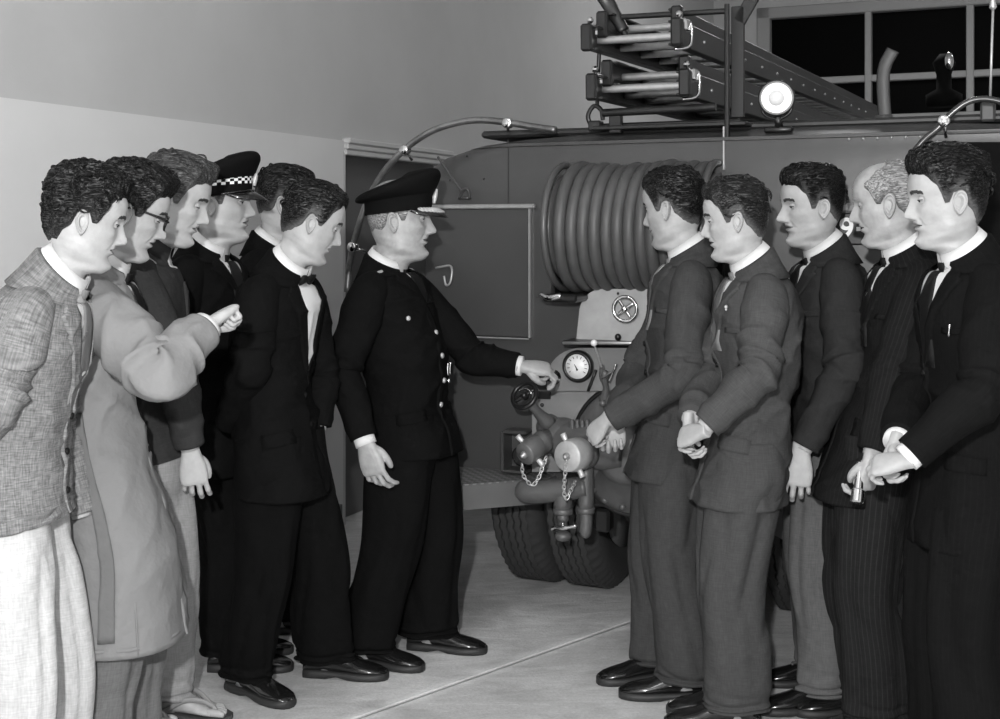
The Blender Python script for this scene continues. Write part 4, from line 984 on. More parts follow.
        def dsp(th, t, sd2=sd2, bend=bend):
            te = .56; w1 = np.exp(-((t - te) / .13) ** 2)
            r = 1 - np.abs(sn(th * 1.3 + t * 6, t * 26, sd2)); r2 = 1 - np.abs(sn(th * 1.1 - t * 5, t * 14, sd2 + 3))
            return 1.35 * wr * sstep(.12, .34, t) * sstep(1.0, .93, t) * (.012 * (.35 + bend) * w1 * (r ** 2.5 - .3) + .009 * (r2 ** 3 - .25) * (.4 + bend * .6))
        g = tube(pts, rad, 36, n=nS, disp=dsp, uv=True, up=ZU)
        mk('sleeve', g, ar.get('mat', jm), jk)
        if P.get('cuff_buttons', style != 'shirt') and ar.get('vis'):
            e1 = nrm(np.cross(fa, ar.get('bdir', ZU)));
        # arm and hand
        gb_.append(tube([si, so, so * .5 + el * .5, el, el * .4 + wr_ * .6, wr_ - fa * .03, wr_ + fa * .0], [.05, .052, .045, .04, .036, .029, .027], 14, n=30))
        if not ar.get('hide'):
            hg, HT = hand_geo(wr_ + fa * .015, ar.get('d', fa), ar['palm'], sd, ar.get('pose', 'relaxed'), ar.get('hs', 1.0), arm=wr_ - fa * .03)
            hands.append(hg)
            if ar.get('cuffshow', .012) > 0 and style != 'shirt':
                c1 = wr_ + fa * ar.get('cuffshow', .012); R_ = .037 * rs * P.get('cuff', 1)
                mk('shirt_cuff', tube([wr_ - fa * .03, wr_ - fa * .005, c1, c1 + fa * .001, c1 - fa * .01], [R_, R_, R_, R_ - .004, R_ - .006], 28, n=5, smooth_path=False, caps=False, up=ZU), M_shirt, root)
    # legs
    tm = P['trousers']; hipz = .50 * h; lr = P.get('leg', 1.0) * b
    feet = P['feet']
    for i, (sd, (fx, fy, fyaw)) in enumerate(zip((1, -1), feet)):
        fd = A(math.cos(math.radians(fyaw)), math.sin(math.radians(fyaw)), 0)
        ank = A(fx, fy, .06); hip = pel + l * sd * .088 * b + ZU * .02; kn = hip * .48 + ank * .52 + fd * P.get('knee', .03) + A(*P.get('kneeoff', {}).get(sd, (0, 0, 0)))
        top = hip + ZU * .05
        ks = [(top, .080, .095, .095), (hip - ZU * .06, .094, .108, .104), (hip * .6 + kn * .4, .094, .108, .103), (kn, .080, .094, .092), (kn * .5 + ank * .5 - fd * .008, .076, .093, .098), (ank * .88 + kn * .12 - fd * .006, .072, .096, .100), (ank - fd * .004, .070, .100, .102)]
        rws = []
        for j, (c, w_, a, c2) in enumerate(ks):
            ff = nrm(f * (1 - j / 6) + fd * (j / 6)); ll = A(-ff[1], ff[0], 0)
            tz = 1.0
            rws.append((c, ff, ll, a * lr, c2 * lr, w_ * lr, 1.75 if j > 1 else 2.1))
        sdd = seed * 13 + i
        brk = P.get('break_', 1.0)
        def dl(th, v, sdd=sdd):
            r = 1 - np.abs(sn(th * 1.2 + v * 3, v * 30, sdd)); r2 = 1 - np.abs(sn(th * 1.6, v * 9, sdd + 2)); r3 = 1 - np.abs(sn(th * 2.4, v * 3.5, sdd + 4))
            return .016 * brk * sstep(.72, .93, v) * (r ** 2 - .3) * sstep(1, .97, v) + .014 * (r2 ** 3 - .3) * np.exp(-((v - .5) / .16) ** 2) + .013 * (r3 ** 3 - .25) * sstep(.08, .3, v)
        Lg = Loft(rws, dl)
        mk('trouser_leg', Lg.mesh(56, 90), tm, root)
        if P.get('turnup'):
            mk('turn_up', Lg.patch(lambda v: 0, lambda v: 2 * PI, .955, 1.0, .006, 50, 6), tm, root)
        gb_.append(tube([hip, kn, ank, ank + ZU * -.01], [.075, .05, .038, .03], 14, n=16))
        heel = A(fx, fy, 0) - fd * .075
        if P.get('shoes', True) is True: mk('sock', tube([ank - fd * .018 + ZU * .10, ank - fd * .018 + ZU * .04, ank - fd * .012 - ZU * .005], [.046, .045, .047], 16, n=6), mat('white_sock', .6) if P.get('sock') else mat('dark_sock', .012, .8), root)
        if P.get('shoes', True) is True:
            u_, s_ = shoe_geo(heel, fyaw); so_ = mk('shoe', u_, M_shoe, root); mk('sole', s_, M_sole, so_)
            gs = []
            lf = A(-fd[1], fd[0], 0)
            for k in range(3): c = heel + fd * (.115 + k * .018) + ZU * (.094 - k * .011); gs.append(tube([c - lf * .016, c + ZU * .005, c + lf * .016], .0025, 6, n=6))
            mk('shoe_lace', join(*gs), M_shoe, so_)
        else: P['foot_fn'](heel, fyaw, root, gb_, i)
    addp(join(*gb_), 0)
    for hg in hands: addp(hg, 0)
    allg = join(*pieces)
    sk = P.get('skin', M_skin)
    mk('body', allg, [sk, M_lip, P.get('brow', M_brow), M_iris, M_sclera, M_iris], root, midx=np.concatenate(mis))
    ctx = dict(root=root, T=T, v_of=v_of, hd=hd, jk=jk, f=f, l=l, b=b, N=N, spine=spine, button=button, h=h, rg=rg, nn=nn)
    hair(P, ctx)
    if P.get('extra'): P['extra'](ctx)
    return ctx
def hair(P, ctx):
    hr = P.get('hair')
    if not hr: return
    hd = ctx['hd']; H = P['head']
    tpar = np.concatenate([np.linspace(2.2, 15, 100, endpoint=False), np.linspace(15, 20, 44)])
    G, nk, TH, Z = head_grid(H, 280, feat=False, tpar=tpar, pw=1.0)
    x, y, z = G[..., 0], G[..., 1], G[..., 2]; a = np.degrees(np.abs(TH))
    fl, tp_, nape, side = hr.get('front', .068), hr.get('temple', .056), hr.get('nape', -.080), hr.get('burn', -.012)
    zh = np.interp(a, [0, 14, 30, 44, 52, 66, 74, 82, 90, 104, 112, 122, 140, 180], [fl, fl, fl + hr.get('recede', .0), fl - .004 + hr.get('recede', 0) * .5, tp_, tp_ - .022, side, side, .012, .012, -.026, -.045, nape + .012, nape])
    if hr.get('bald'): 
        bd = np.interp(a, [0, 42, 58, 80, 110, 180], [-.2, -.2, .060, .092, .112, .125])
        top_cut = sstep(bd + .01, bd - .006, z)
    else: top_cut = 1
    zh = zh + .0035 * sn(TH * 14, z * 60, 5)
    m = sstep(zh - .003, zh + .012, z) * top_cut
    up = sstep(.0, .085, z); sd = hr.get('side', .007); top = hr.get('top', .020)
    thick = sd + (top - sd) * up
    thick = thick + hr.get('quiff', 0) * np.exp(-((TH / .65) ** 2)) * sstep(.055, .085, z) * sstep(.118, .09, z)
    part = hr.get('part')
    if part is not None: thick = thick - .010 * np.exp(-((y - part) / .005) ** 2) * sstep(.06, .09, z) * (x > -.04)
    m2 = sstep(zh - .004, zh + .016 + .020 * sstep(1.3, .8, np.abs(TH)) + .03 * sstep(2.0, 2.6, np.abs(TH)), z)
    thick = thick * (1 - .35 * sstep(1.6, 2.4, np.abs(TH)) * sstep(.10, .02, z))
    thick = thick * (.12 + .88 * m2) * sstep(-.10, -.02, z) ** .5 * (1 if not hr.get('thin_nape', 1) else 1)
    q = hr.get('seed', 3); cu = hr.get('curl', 0)
    phi = np.arctan2(y, z + .02); 
    wv = 1.6 * np.sin(x * 28 + q) + 1.2 * np.sin(x * 55 + phi * 4 + q * 2) * np.sin(y * 30)
    st = np.sin(phi * 17 + wv * 1.2 + x * 14 + q) + .6 * np.sin(phi * 31 + wv + q * 3); st2 = np.sin(phi * 74 + wv * 2) + .7 * np.sin(phi * 52 - wv + x * 60)
    low = 1 - up; zz = z + .45 * x; stl = np.sin(zz * 520 + 1.5 * np.sin(x * 60 + q)) + .6 * np.sin(zz * 300 + 2 * np.sin(x * 40))
    n_ = (.0016 * st + .0009 * st2) * up + .0008 * stl * low
    if cu: 
        c1 = 1 - np.abs(sn(x * 75 + 2 * np.sin(y * 60), y * 75 + z * 45, q + 2, 6)); n_ = n_ + cu * (c1 ** 1.5 - .45)
    t = m * (thick + n_ * np.clip(thick / .01, .25, 1.3)) - (1 - m) * .006
    t = np.where(m > .01, np.maximum(t, -.006), -.006)
    cen = A(0, 0, .005); d = G - cen; d /= np.linalg.norm(d, axis=-1, keepdims=True)
    # sweep: push thickness a little backwards/forwards
    G2 = G + d * t[..., None]; G2[..., 0] += hr.get('sweep', 0) * m * up
    Wp = hd.world(G2, nk * 1.0)
    v, f = gridmesh(Wp, wrap=True, caps=True)
    nr, nc = G.shape[:2]; mm = m.copy(); fr_, fc_ = np.divmod(np.arange((nr - 1) * nc), nc)
    mx = np.maximum.reduce([mm[fr_, fc_], mm[fr_ + 1, fc_], mm[fr_, (fc_ + 1) % nc], mm[fr_ + 1, (fc_ + 1) % nc]])
    keep = np.concatenate([mx > .02, np.array([False, not hr.get('bald', False)] * nc)])
    f = [q_ for q_, k in zip(f, keep) if k]
    # rest-space coordinates for the strand texture
    sb = sstep(.85, 1.25, np.abs(TH)); fade = 1 - (1 - sstep(zh - .004, zh + .052, z)) * sb * hr.get('fade', 1.0)
    if hr.get('bald'): fade = fade * (.45 + .55 * sstep(.09, .05, z))
    uvh = np.stack([fade, fade], -1).reshape(-1, 2); uvh = np.concatenate([uvh, np.ones((len(v) - len(uvh), 2))])
    o = mk('hair', (v, f), hr['mat'], ctx['root'], uv=uvh)
    # loose locks
    gs = []; r = np.random.RandomState(q)
    for _ in range(hr.get('locks', 60)):
        i = r.randint(int(nr * .60), nr - 8); j = r.randint(0, nc)
        if m[i, j] < .9: continue
        p = G2[i, j]; dn = d[i, j]; L_ = r.uniform(.02, .04) * hr.get('lock_len', 1)
        fw = A(-1, r.uniform(-.4, .4), -.1) if hr.get('comb', 'back') == 'back' else A(r.uniform(-1, 1), r.uniform(-1, 1), -.2)
        fw = nrm(fw - dn * np.dot(fw, dn)); lat = np.cross(dn, fw) * r.uniform(-.008, .008)
        pts = [p - dn * .003, p + fw * L_ * .35 + dn * r.uniform(.001, .005) + lat, p + fw * L_ * .7 + dn * .002 + lat * 1.5 - dn * L_ * .1, p + fw * L_ - dn * (.004 + L_ * .18)]
        gs.append(tube([hd.world(k_) for k_ in pts], [.0028, .0034, .0026, .0006], 6, n=9))
    if gs:
        gj = join(*gs); mk('loose_locks', gj, hr['mat'], o, uv=np.ones((len(gj[0]), 2)), kind='stuff')
# ---------------------------------------------------------------- caps, glasses and other worn things
def hring(hd, rows, n=72, cx=-.003):
    th = np.linspace(0, 2 * PI, n, endpoint=False); G = []
    for zf, zb, xf, xb, w_ in rows:
        ct, st_ = np.cos(th), np.sin(th)
        G.append(np.stack([cx + np.where(ct > 0, xf, xb) * ct, w_ * st_, (zf + zb) / 2 + (zf - zb) / 2 * ct], -1))
    return hd.world(np.array(G))
def cap(ctx, kind):
    hd, root = ctx['hd'], ctx['root']
    up = .018 if kind == 'constable' else .012
    rows = [(.034, .010, .094, .100, .079), (.036, .010, .101, .107, .084), (.060, .040, .103, .109, .086), (.083, .050, .104, .110, .087), (.090, .046, .110, .115, .095), (.104 + up, .046, .122, .128, .117), (.124 + up, .050, .128, .137, .126), (.140 + up, .062, .124, .134, .125), (.148 + up, .074, .110, .118, .110), (.146 + up, .084, .08, .09, .08), (.136 + up, .098, .03, .03, .03)]
    th = np.linspace(0, 2 * PI, 72, endpoint=False)
    D = catmull(np.array(rows), 40); v, f = gridmesh(hring(hd, D), wrap=True, caps=False)
    n = len(v); v = np.concatenate([v, v[-72:].mean(0)[None]]); f = f + [(n - 72 + i, n - 72 + (i + 1) % 72, n) for i in range(72)]
    c = mk('peaked_cap', (v, f), M_blk, root)
    a = np.linspace(-1.25, 1.25, 33); k = np.cos(a / 1.25 * PI / 2) ** .6
    def pk(r, dz): return hd.world(np.stack([-.003 + (.100 + r * k * .055) * np.cos(a * (1 - .12 * r)), (.084 + r * k * .02) * np.sin(a), .022 + .016 * np.cos(a) + dz - .030 * r ** 1.3 * k], -1))
    vz = mk('peak', gridmesh(np.array([pk(-.05, 0), pk(.3, .003), pk(.65, .003), pk(.98, .001), pk(1, -.002), pk(.95, -.004), pk(.5, -.003), pk(-.05, -.004)])), M_peak, c)
    if kind == 'chief':
        gs = []
        for sg in (-1, 1):
            for off in (0, 1):
                pts = []
                for t in np.linspace(.10, .86, 26):
                    i = t * 1.1 * sg; kk = math.cos(i / 1.25 * PI / 2) ** .6; r = .55 + (.20 * math.sin(t * 34 + off * PI))
                    pts.append(hd.world(A(-.003 + (.100 + r * kk * .055) * math.cos(i), (.084 + r * kk * .02) * math.sin(i), .022 + .016 * math.cos(i) + .006 - .030 * r ** 1.3 * kk)))
                gs.append(tube(pts, .0042, 6, n=60))
        mk('oak_leaf_braid', join(*gs), M_silver, vz)
        gs = [tube([hd.world(A(.100 + .004 + .012 * (t > .9), 0, .045)) for t in (0, 1)], .01, 8, n=3)]
        mk('cap_badge', join(ball(hd.world(A(.106, 0, .070)), .009, 12, 8), tube([hd.world(A(.105, 0, .05)), hd.world(A(.108, 0, .07)), hd.world(A(.114, 0, .096))], [.006, .009, .004], 12)), M_silver, c)
    else:
        nr, nc = 4, 49; aa = np.linspace(-PI, PI, nc); G = []
        for i in range(nr):
            q = i / (nr - 1)
            G.append(hd.world(np.stack([-.003 + np.where(np.cos(aa) > 0, .1055, .1115) * np.cos(aa), .0885 * np.sin(aa), (.052 + .026 * q) * 1 + .011 * np.cos(aa)], -1)))
        G = np.array(G); v, f = gridmesh(G); mi = [(j + i) % 2 for i in range(nr - 1) for j in range(nc - 1)]
        mk('chequered_band', (v, f), [mat('cap_check_white', .8, .6), M_blk], c, midx=mi, smooth=False)
        mk('cap_badge', join(ball(hd.world(A(.108, 0, .070)), .008, 12, 8), tube([hd.world(A(.107, 0, .055)), hd.world(A(.110, 0, .075)), hd.world(A(.115, 0, .095))], [.006, .009, .004], 12)), M_silver, c)
        mk('chin_strap', tube([hd.world(A(-.003 + .108 * math.cos(x), .09 * math.sin(x), .022 + .018 * math.cos(x))) for x in np.linspace(-1.3, 1.3, 20)], .0035, 8, n=40), M_peak, c)
def glasses(ctx):
    hd = ctx['hd']; gs = []; m = mat('black_spectacle_frame', .01, .2)
    for sd in (1, -1):
        pts = [hd.world(A(.100 - .006 * (abs(math.cos(x)) * .5 + .5 * math.cos(x)), sd * (.033 + .0245 * math.cos(x)), .001 + .0195 * math.sin(x))) for x in np.linspace(0, 2 * PI, 33)]
        gs.append(tube(pts, .0026, 8, n=33, smooth_path=False, caps=False))
        gs.append(tube([hd.world(A(*q)) for q in ((.095, sd * .057, .009), (.06, sd * .074, .010), (.0, sd * .080, .010), (-.018, sd * .080, .0), (-.03, sd * .079, -.02))], [.0042, .0034, .0028, .0028, .002], 8, n=24))
        gs.append(tube([hd.world(A(.098 - .006 * (abs(math.cos(x)) * .5 + .5 * math.cos(x)), sd * (.033 + .022 * math.cos(x)), .012 + .008 * math.sin(x))) for x in np.linspace(.1, PI - .1, 12)], .0036, 8, n=20))
    gs.append(tube([hd.world(A(.1, .010, .005)), hd.world(A(.105, 0, .008)), hd.world(A(.1, -.010, .005))], .003, 8, n=8))
    o = mk('spectacles', join(*gs), m, ctx['root'])
    lm = mat('spectacle_lens', .9, .03)
    lm.node_tree.nodes['Principled BSDF'].inputs['Transmission Weight'].default_value = 1; lm.node_tree.nodes['Principled BSDF'].inputs['IOR'].default_value = 1.05
    for sd in (1, -1):
        G = [[hd.world(A(.098 - .006 * r * (abs(math.cos(x)) * .5 + .5 * math.cos(x)), sd * (.033 + .0235 * r * math.cos(x)), .001 + .0185 * r * math.sin(x))) for x in np.linspace(0, 2 * PI, 25)] for r in (.02, .5, 1)]
        mk('lens', gridmesh(np.array(G)), lm, o)
def sandal(heel, yaw, root, gb_, i):
    f = A(math.cos(math.radians(yaw)), math.sin(math.radians(yaw)), 0); l = A(-f[1], f[0], 0); sd = 1 if i == 0 else -1
    P = lambda x, y, z: np.asarray(heel) + f * x + l * y + ZU * z
    ks = [(-.01, .018, .05), (.02, .031, .085), (.06, .031, .105), (.09, .030, .105), (.13, .034, .080), (.17, .042, .058), (.20, .046, .046), (.225, .044, .036)]
    rows = [[P(x, r * ca * wy, .016 + (hz - .016) * (.5 + .5 * r * sa)) for ca, sa, r in [(math.cos(a), math.sin(a), (abs(math.cos(a)) ** 2.4 + abs(math.sin(a)) ** 2.4) ** (-1 / 2.4)) for a in np.linspace(0, 2 * PI, 20, endpoint=False)]] for x, wy, hz in ks]
    gs = [gridmesh(np.array(rows)[:, ::-1], wrap=True, caps=True)]
    for k, (y, ln, r) in enumerate(((-.028, .046, .0125), (-.009, .046, .0095), (.008, .040, .009), (.022, .032, .0085), (.035, .022, .0085))):
        y = y * -sd; gs.append(tube([P(.20, y * .9, .028), P(.22, y, .028), P(.222 + ln * .6, y * 1.05, .027), P(.222 + ln, y * 1.05, .022)], [r, r, r * .95, r * .6], 10, n=14))
    gb_.append(join(*gs))
    q = [(-.015, -.02), (-.02, .02)] + [(.05, .034), (.13, .038), (.2, .052), (.25, .046), (.28, .02), (.285, -.01), (.26, -.04), (.2, -.052), (.12, -.038), (.05, -.034)]
    so = mk('sandal', prism([(x, y) for x, y in q][::-1], P(0, 0, .014), f, l, -.0001) if False else prism([(x, y) for x, y in q][::-1], P(0, 0, .015), f, l, -.015), mat('sandal_sole', .05, .7), root, smooth=False)
    m = mat('sandal_strap', .22, .6)
    for a, b_, c_ in (((.245, -sd * -.018 * 0 + sd * .018, .02), (.18, sd * .03, .066), (.06, sd * .036, .02)), ((.245, sd * .018, .02), (.17, -sd * .012, .075), (.05, -sd * .036, .02))):
        mk('strap', tube([P(*a), P(a[0] - .02, a[1], .045), P(*b_), P(b_[0] - .05, (b_[1] + c_[1]) / 2 * 1.15, .075 if abs(b_[1]) < .02 else .06), P(*c_)], .0085, 8, n=30, ry=.004, up=f), m, so)
# ---------------------------------------------------------------- the twelve men
W_tweed = cloth('tweed_cloth', .17, 'tweed', .10)
W_trs_white = cloth('cream_trouser_cloth', .43, 'weave', .05)
W_rain = cloth('gabardine_raincoat', .19, None, .05)
W_belt = cloth('shaded_belt_cloth', .13, None, .05)  # coat cloth made darker: the belt's shading is put into its colour
W_trs_grey = cloth('mid_grey_trouser_cloth', .13, 'weave', .05)
W_shirt_dark = cloth('dark_shirt_cloth', .03, 'weave', .05)
W_trs_light = cloth('light_trouser_cloth', .24, 'weave', .08)
W_uniform = cloth('dark_uniform_serge', .0055, 'weave', .08)
W_black = cloth('black_suiting', .005, 'weave', .10)
W_chief = cloth('chief_uniform_serge', .005, 'weave', .10)
W_grey1 = cloth('grey_suiting', .048, 'weave', .05)
W_grey2 = cloth('mid_grey_suiting', .055, 'weave', .05)
W_dark3 = cloth('charcoal_blazer_cloth', .024, 'weave', .05)
W_trs3 = cloth('pale_flannel', .095, 'weave', .05)
W_dark4 = cloth('dark_striped_suiting', .009, 'stripe', .05, k2=.9)
W_trs4 = cloth('brown_striped_trouser', .014, 'stripe', .05, k2=.8)
W_dark5 = cloth('near_black_suiting', .006, 'stripe', .08, k2=.35)
W_tie_st = mat('striped_tie_silk', .045, .5, kind='stripe', k2=2.0)
HD = lambda px, py, s, yaw, pitch, **k: dict(px=px, py=py, scale=s, yaw=yaw, pitch=pitch, **k)
AW = A(0, 1, 0)
person(dict(label='man in a light tweed jacket and cream trousers at the far left edge', Y=3.08, yaw=4, pelvis=19, hem=.875, flare=.9,
    head=HD(86, 219, .95, 22, 14), jacket=W_tweed, trousers=W_trs_white, seed=1, wrinkle=1.0, hunch=.05, shoulder=1.0, vee=.45,
    tie='long', tie_mat=W_tweed, leg=.98, build=1.0, feet=((-1.13, 3.24, 0), (-1.16, 2.96, 0)),
    arms=dict(R=dict(elbow=at(-4, 402, 2.86), wrist=at(-40, 470, 3.0), palm=AW, hide=True)),
    hair=dict(mat=M_hair_d, top=.024, side=.012, curl=.013, quiff=.010, fade=.35, comb='any', locks=110, seed=3, nape=-.085)))
def coat_extra(ctx):
    T, v_of, jk = ctx['T'], ctx['v_of'], ctx['jk']
    mk('half_belt', T.patch(lambda v: -2.9, lambda v: -1.60, v_of(.30), v_of(.37), .008, 16, 4), W_belt, jk)
    mk('belt_end', T.patch(lambda v: -1.66 + .02 * math.sin(v * 9), lambda v: -1.42 + .02 * math.sin(v * 9) - .12 * v, v_of(-.58), v_of(.38), .015, 6, 30), W_belt, jk)
    mk('side_vent_seam', T.patch(lambda v: -1.12, lambda v: -1.10, v_of(-1.0), v_of(.2), .002, 3, 20), W_rain, jk)
    mk('hem_stitching', T.patch(lambda v: -PI, lambda v: PI, .012, .018, .002, 60, 3), W_rain, jk)
    glasses(ctx)
person(dict(label='man in a long belted raincoat and black spectacles raising his fist', Y=3.44, yaw=8, pelvis=107, hem=.445, flare=.8,
    head=HD(131, 212, .98, 18, 20, down=.4), jacket=W_rain, jacket_name='raincoat', trousers=W_trs_grey, seed=2, wrinkle=1.05, hunch=.045, vee=.62, sleeve=1.18, tie='long', leg=1.05,
    feet=((-1.05, 3.56, 0), (-1.09, 3.36, -5)), pocket=False, turnup=True, lapel=.5,
    arms=dict(R=dict(elbow=at(160, 372, 3.10), wrist=at(205, 328, 3.24), d=A(.55, .70, .42), palm=A(.45, .1, -.8), pose='fist', hs=.95, cuffshow=.008)),
    hair=dict(mat=M_hair_d, top=.030, side=.013, curl=.007, quiff=.014, fade=.4, locks=90, seed=5, nape=-.075), extra=coat_extra))
person(dict(label='youth in an open-necked dark shirt and sandals behind the raincoat man', Y=3.85, yaw=6, pelvis=160, hem=.86,
    head=HD(175, 200, 1.04, 4, 17, down=.35), jacket=W_shirt_dark, jacket_name='dark_shirt', style='shirt', trousers=W_trs_light, seed=3, wrinkle=1.2, hunch=.04, pocket=False, buttons=(), build=.94,
    feet=((-1.20, 3.90, 0), (-1.055, 4.02, -8)), shoes=False, foot_fn=sandal,
    arms=dict(R=dict(elbow=at(176, 372, 3.62), wrist=at(190, 449, 3.66), d=A(.12, .05, -1), palm=A(-.2, 1, 0), pose='relaxed', hs=.97)),
    hair=dict(mat=M_hair_l, top=.027, side=.009, quiff=.020, locks=120, seed=8, nape=-.07, part=-.035)))
def police_extra(ctx):
    cap(ctx, 'constable')
    T, v_of, jk = ctx['T'], ctx['v_of'], ctx['jk']
    mk('shoulder_piping', tube([T.ev(np.array([-1.45]), np.array([v_of(s)]), .008)[0] for s in (.80, .86, .90, .93)], .0035, 8), M_silver, jk)
person(dict(label='police constable in a peaked cap with a black and white chequered band', Y=4.36, yaw=-12, pelvis=213, hem=.72,
    head=HD(221, 203, 1.08, -3, 0, gaze=0), jacket=W_uniform, jacket_name='tunic', trousers=W_uniform, seed=4, tie='long', vee=.72, feet=((-.98, 4.62, 0), (-.95, 4.44, 0)),
    hair=dict(mat=M_hair_d, top=.004, side=.004, locks=0, seed=2, nape=-.05), button_mat=M_silver, extra=police_extra))
person(dict(label='tall man in a dark suit standing furthest back beside the constable', Y=4.92, yaw=-5, pelvis=281, hem=.72,
    head=HD(286, 203, 1.12, 8, 8), jacket=W_black, trousers=W_black, seed=5, tie='bow', feet=((-.86, 5.05, 0), (-.84, 4.85, 0)), h=1.78,
    hair=dict(mat=M_hair_d, top=.018, side=.007, quiff=.006, locks=40, seed=12, recede=.020, nape=-.06)))
person(dict(label='man in a black suit and bow tie leaning in beside the cap-wearing officer', Y=4.08, yaw=-16, pelvis=282, hem=.70, flare=.5,
    head=HD(312, 222, 1.0, 17, 21, down=.4, hook=.003, nose=1.05), jacket=W_black, trousers=W_black, seed=6, tie='bow', vee=.36, vw=.58, hunch=.05, nf=.0, lapel=.36,
    feet=((-.605, 4.38, -8), (-.850, 4.22, -38)), leg=1.15,
    arms=dict(R=dict(elbow=at(250, 365, 3.88), wrist=at(228, 425, 4.08), palm=AW, hide=True), L=dict(elbow=at(322, 375, 4.25), wrist=at(318, 430, 4.2), palm=AW, hide=True)),
    hair=dict(mat=M_hair_d, top=.019, side=.007, quiff=.004, locks=70, seed=14, recede=.010, nape=-.075), brow=M_brow))
def chief_extra(ctx):
    cap(ctx, 'chief')
    T, v_of, jk, bt = ctx['T'], ctx['v_of'], ctx['jk'], ctx['button']
    e = lambda th, s, o=.012: T.ev(np.array([th]), np.array([v_of(s)]), o)[0]
    for sg in (-1, 1):
        mk('epaulette_braid', tube([e(sg * 1.18, .955), e(sg * 1.25, .935), e(sg * 1.32, .915), e(sg * 1.38, .895)], [.005, .0085, .007, .005], 10, n=30, disp=lambda th, t: .002 * np.sin(t * 60)), M_silver, jk)
    bt(-.72, .66, .009, M_silver); bt(.72, .66, .009, M_silver)
    for s in (.56, .42, .28, .14): bt(-.07, s, .010, M_silver)
    for th in (.18, .36): mk('belt_clasp', tube([e(th, .30), e(th, .34), e(th, .37)], .0055, 8, n=8), M_chrome, jk)
    mk('belt_clasp', ball(e(.22, .27), .009, 10, 8), M_chrome, jk)
person(dict(label='stout senior fire officer in dark uniform and braided peaked cap touching the gauge board', Y=4.60, yaw=-20, pelvis=412, hem=.74, flare=.6,
    head=HD(400, 219, 1.17, -2, 1, jowl=1.2, age=.8, jaw=1.06, nose=1.05), jacket=W_chief, jacket_name='tunic', trousers=W_chief, seed=7, tie='long', vee=.74, vw=.5, build=1.06, belly=.035, hunch=.0, skin=M_skin_old, brow=M_brow_g,
    feet=((-.265, 4.66, -12), (-.475, 4.50, -20)), leg=1.2, nz=.0, buttons=(),
    arms=dict(R=dict(elbow=at(342, 372, 4.36), wrist=at(365, 441, 4.30), d=A(.30, -.05, -1), palm=A(.45, .9, 0), pose='relaxed', hs=1.12, cuffshow=.014),
              L=dict(elbow=at(474, 358, 4.66), wrist=at(521, 366, 4.62), d=A(1, .15, -.12), palm=A(.0, .45, -.9), pose='hold', hs=1.02, cuffshow=.004)),
    hair=dict(mat=M_hair_g, top=.004, side=.003, locks=0, seed=2, nape=-.055), sleeve=1.0, extra=chief_extra))
# --- right-hand group
person(dict(label='dark-haired man in a grey suit standing nearest the pump', Y=4.38, yaw=176, pelvis=672, hem=.70, flare=.6,
    head=HD(673, 208, 1.08, 146, 8, jaw=1.04, age=.4), jacket=W_grey1, trousers=W_grey1, seed=21, wrinkle=1.35, tie='striped', tie_mat=W_tie_st, vee=.56, hunch=.02, leg=1.08,
    feet=((.615, 4.17, 176), (.545, 4.36, 196)), lapel=.45,
    arms=dict(L=dict(elbow=at(682, 376, 4.04), wrist=at(608, 420, 4.10), d=A(-.45, .45, -.65), palm=A(.5, .75, -.4), pose='clasp', hs=.88, cuffshow=.0),
              R=dict(elbow=at(640, 370, 4.55), wrist=at(617, 420, 4.28), d=A(-.1, -.35, -.6), palm=A(-.1, -.6, .6), pose='clasp', hs=.95, cuffshow=.0)),
    hair=dict(mat=M_hair_d, top=.017, side=.007, quiff=.004, locks=90, seed=31, nape=-.075)))
def pin_extra(ctx):
    T, v_of, jk = ctx['T'], ctx['v_of'], ctx['jk']
    p = T.ev(np.array([.62]), np.array([v_of(.80)]), .013)[0]
    mk('lapel_pin', join(ball(p, .006, 10, 8), ball(p - ZU * .008, .004, 8, 6)), M_silver, jk)
person(dict(label='man with a lapel pin in a mid-grey suit, hands clasped low in front', Y=3.96, yaw=180, pelvis=744, hem=.70, flare=.8,
    head=HD(735, 219, 1.0, 166, 8), jacket=W_grey2, trousers=W_grey2, seed=22, tie='striped', tie_mat=W_tie_st, vee=.56, hunch=.03, leg=1.12, wrinkle=1.4,
    feet=((.735, 3.93, 178), (.755, 4.06, 186)), lapel=.45,
    arms=dict(L=dict(elbow=at(757, 374, 3.66), wrist=at(704, 428, 3.66), d=A(-.55, .65, -.30), palm=A(.5, .5, -.55), pose='clasp', hs=.9, cuffshow=.0),
              R=dict(elbow=at(712, 375, 4.05), wrist=at(690, 420, 3.82), d=A(-.05, -.2, -.9), palm=A(.8, -.4, .1), pose='clasp', hs=.85, cuffshow=0)),
    hair=dict(mat=M_hair_m, top=.019, side=.009, quiff=.010, locks=100, seed=33, nape=-.08, part=.03), extra=pin_extra))
person(dict(label='smiling man in a charcoal blazer and pale flannel trousers, arm hanging straight', Y=4.22, yaw=181, pelvis=824, hem=.765, flare=.3,
    head=HD(811, 206, 1.04, 186, 4, jaw=.98, nose=1.15), jacket=W_dark3, trousers=W_trs3, seed=23, wrinkle=1.25, tie='long', vee=.52, hunch=.02, leg=1.02,
    sock=True, feet=((1.045, 4.07, 188), (1.10, 4.30, 180)), turnup=True,
    arms=dict(L=dict(elbow=at(846, 368, 3.93), wrist=at(803, 450, 3.93), d=A(-.12, -.05, -1), palm=A(.3, .95, 0), pose='relaxed', hs=1.05, cuffshow=.0)),
    hair=dict(mat=M_hair_d, top=.022, side=.008, quiff=.012, locks=90, seed=35, nape=-.07)))
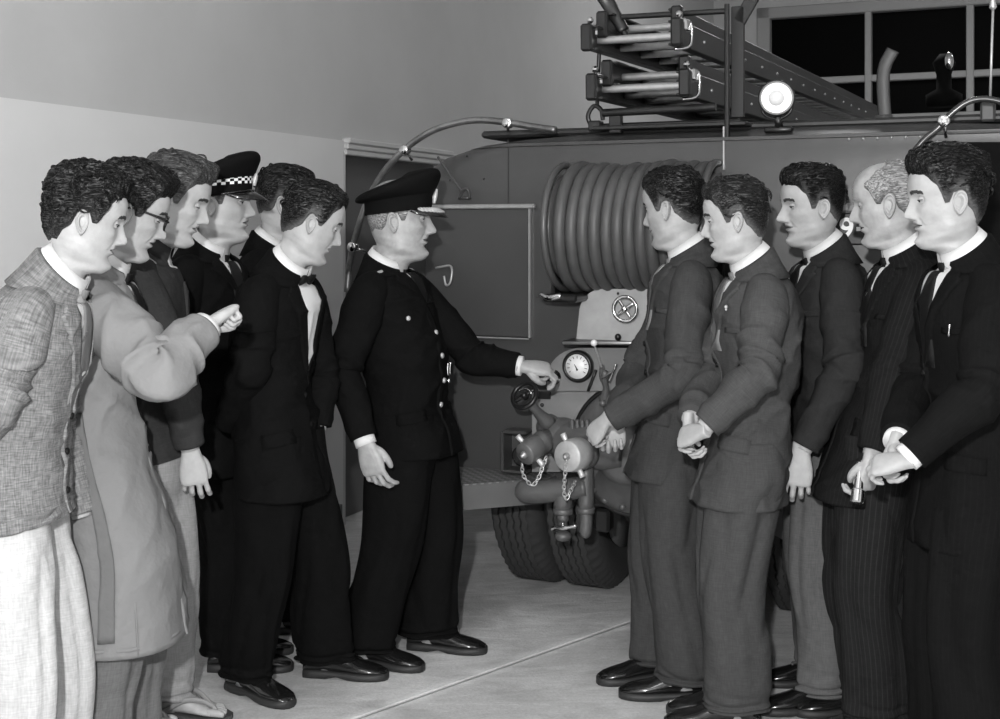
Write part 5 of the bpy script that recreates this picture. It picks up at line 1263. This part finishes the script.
person(dict(label='balding grey-haired man in a dark striped suit holding a silver torch', Y=3.92, yaw=178, pelvis=872, hem=.72,
    head=HD(887, 203, 1.04, 158, 8, age=1.0, nose=1.1, hook=.003, ear=1.15), jacket=W_dark4, trousers=W_trs4, seed=24, tie='long', vee=.5, hunch=.05, skin=M_skin_old, brow=M_brow_g, leg=1.12,
    feet=((1.150, 3.86, 186), (1.16, 4.05, 186)),
    arms=dict(L=dict(elbow=at(893, 372, 3.66), wrist=at(872, 455, 3.60), d=A(-.16, .0, -1), palm=A(-.6, .8, 0), pose='hold', hs=.92, cuffshow=.0)),
    hair=dict(mat=M_hair_g, top=.008, side=.010, locks=60, seed=37, bald=True, nape=-.075, burn=-.005)))
def pen_extra(ctx):
    T, v_of, jk = ctx['T'], ctx['v_of'], ctx['jk']
    a = T.ev(np.array([.70]), np.array([v_of(.655)]), .010)[0]; b_ = T.ev(np.array([.72]), np.array([v_of(.715)]), .012)[0]
    mk('pen', tube([a, b_], .004, 8, n=4, smooth_path=False), M_chrome, jk)
person(dict(label='young man in a near-black suit with a pocket pen at the right edge', Y=3.52, yaw=182, pelvis=968, hem=.68, flare=.8,
    head=HD(946, 199, 1.06, 176, 5, jaw=1.02, nose=.95), jacket=W_dark5, trousers=W_dark5, seed=25, tie='long', vee=.50, vw=.66, hunch=.02, leg=1.15,
    feet=((1.28, 3.40, 180), (1.27, 3.60, 180)),
    arms=dict(L=dict(elbow=at(983, 392, 3.17), wrist=at(908, 457, 3.18), d=A(-.65, .5, -.22), palm=A(.5, .4, -.75), pose='clasp', hs=.88, cuffshow=.007),
              R=dict(elbow=at(915, 385, 3.62), wrist=at(897, 441, 3.36), d=A(-.30, -.2, -.8), palm=A(.6, -.6, .3), pose='clasp', hs=.85, cuffshow=.006)),
    hair=dict(mat=M_hair_d, top=.030, side=.010, quiff=.008, locks=150, seed=39, nape=-.085, curl=.004), extra=pen_extra))
# torch carried by the balding man
q0, q1 = at(857, 503, 3.56), at(861, 462, 3.60)
tor = mk('torch', join(cyl(q1, q0, .013, bev=.003), cyl(q0 + (q1 - q0) * .34, q0, .019, bev=.004)), mat('torch_nickel', .7, .2, metal=1), org=(q0[0], q0[1], q0[2]),
    label='small silver torch hanging from the balding man\'s hand', cat='torch')
edge_split(tor)
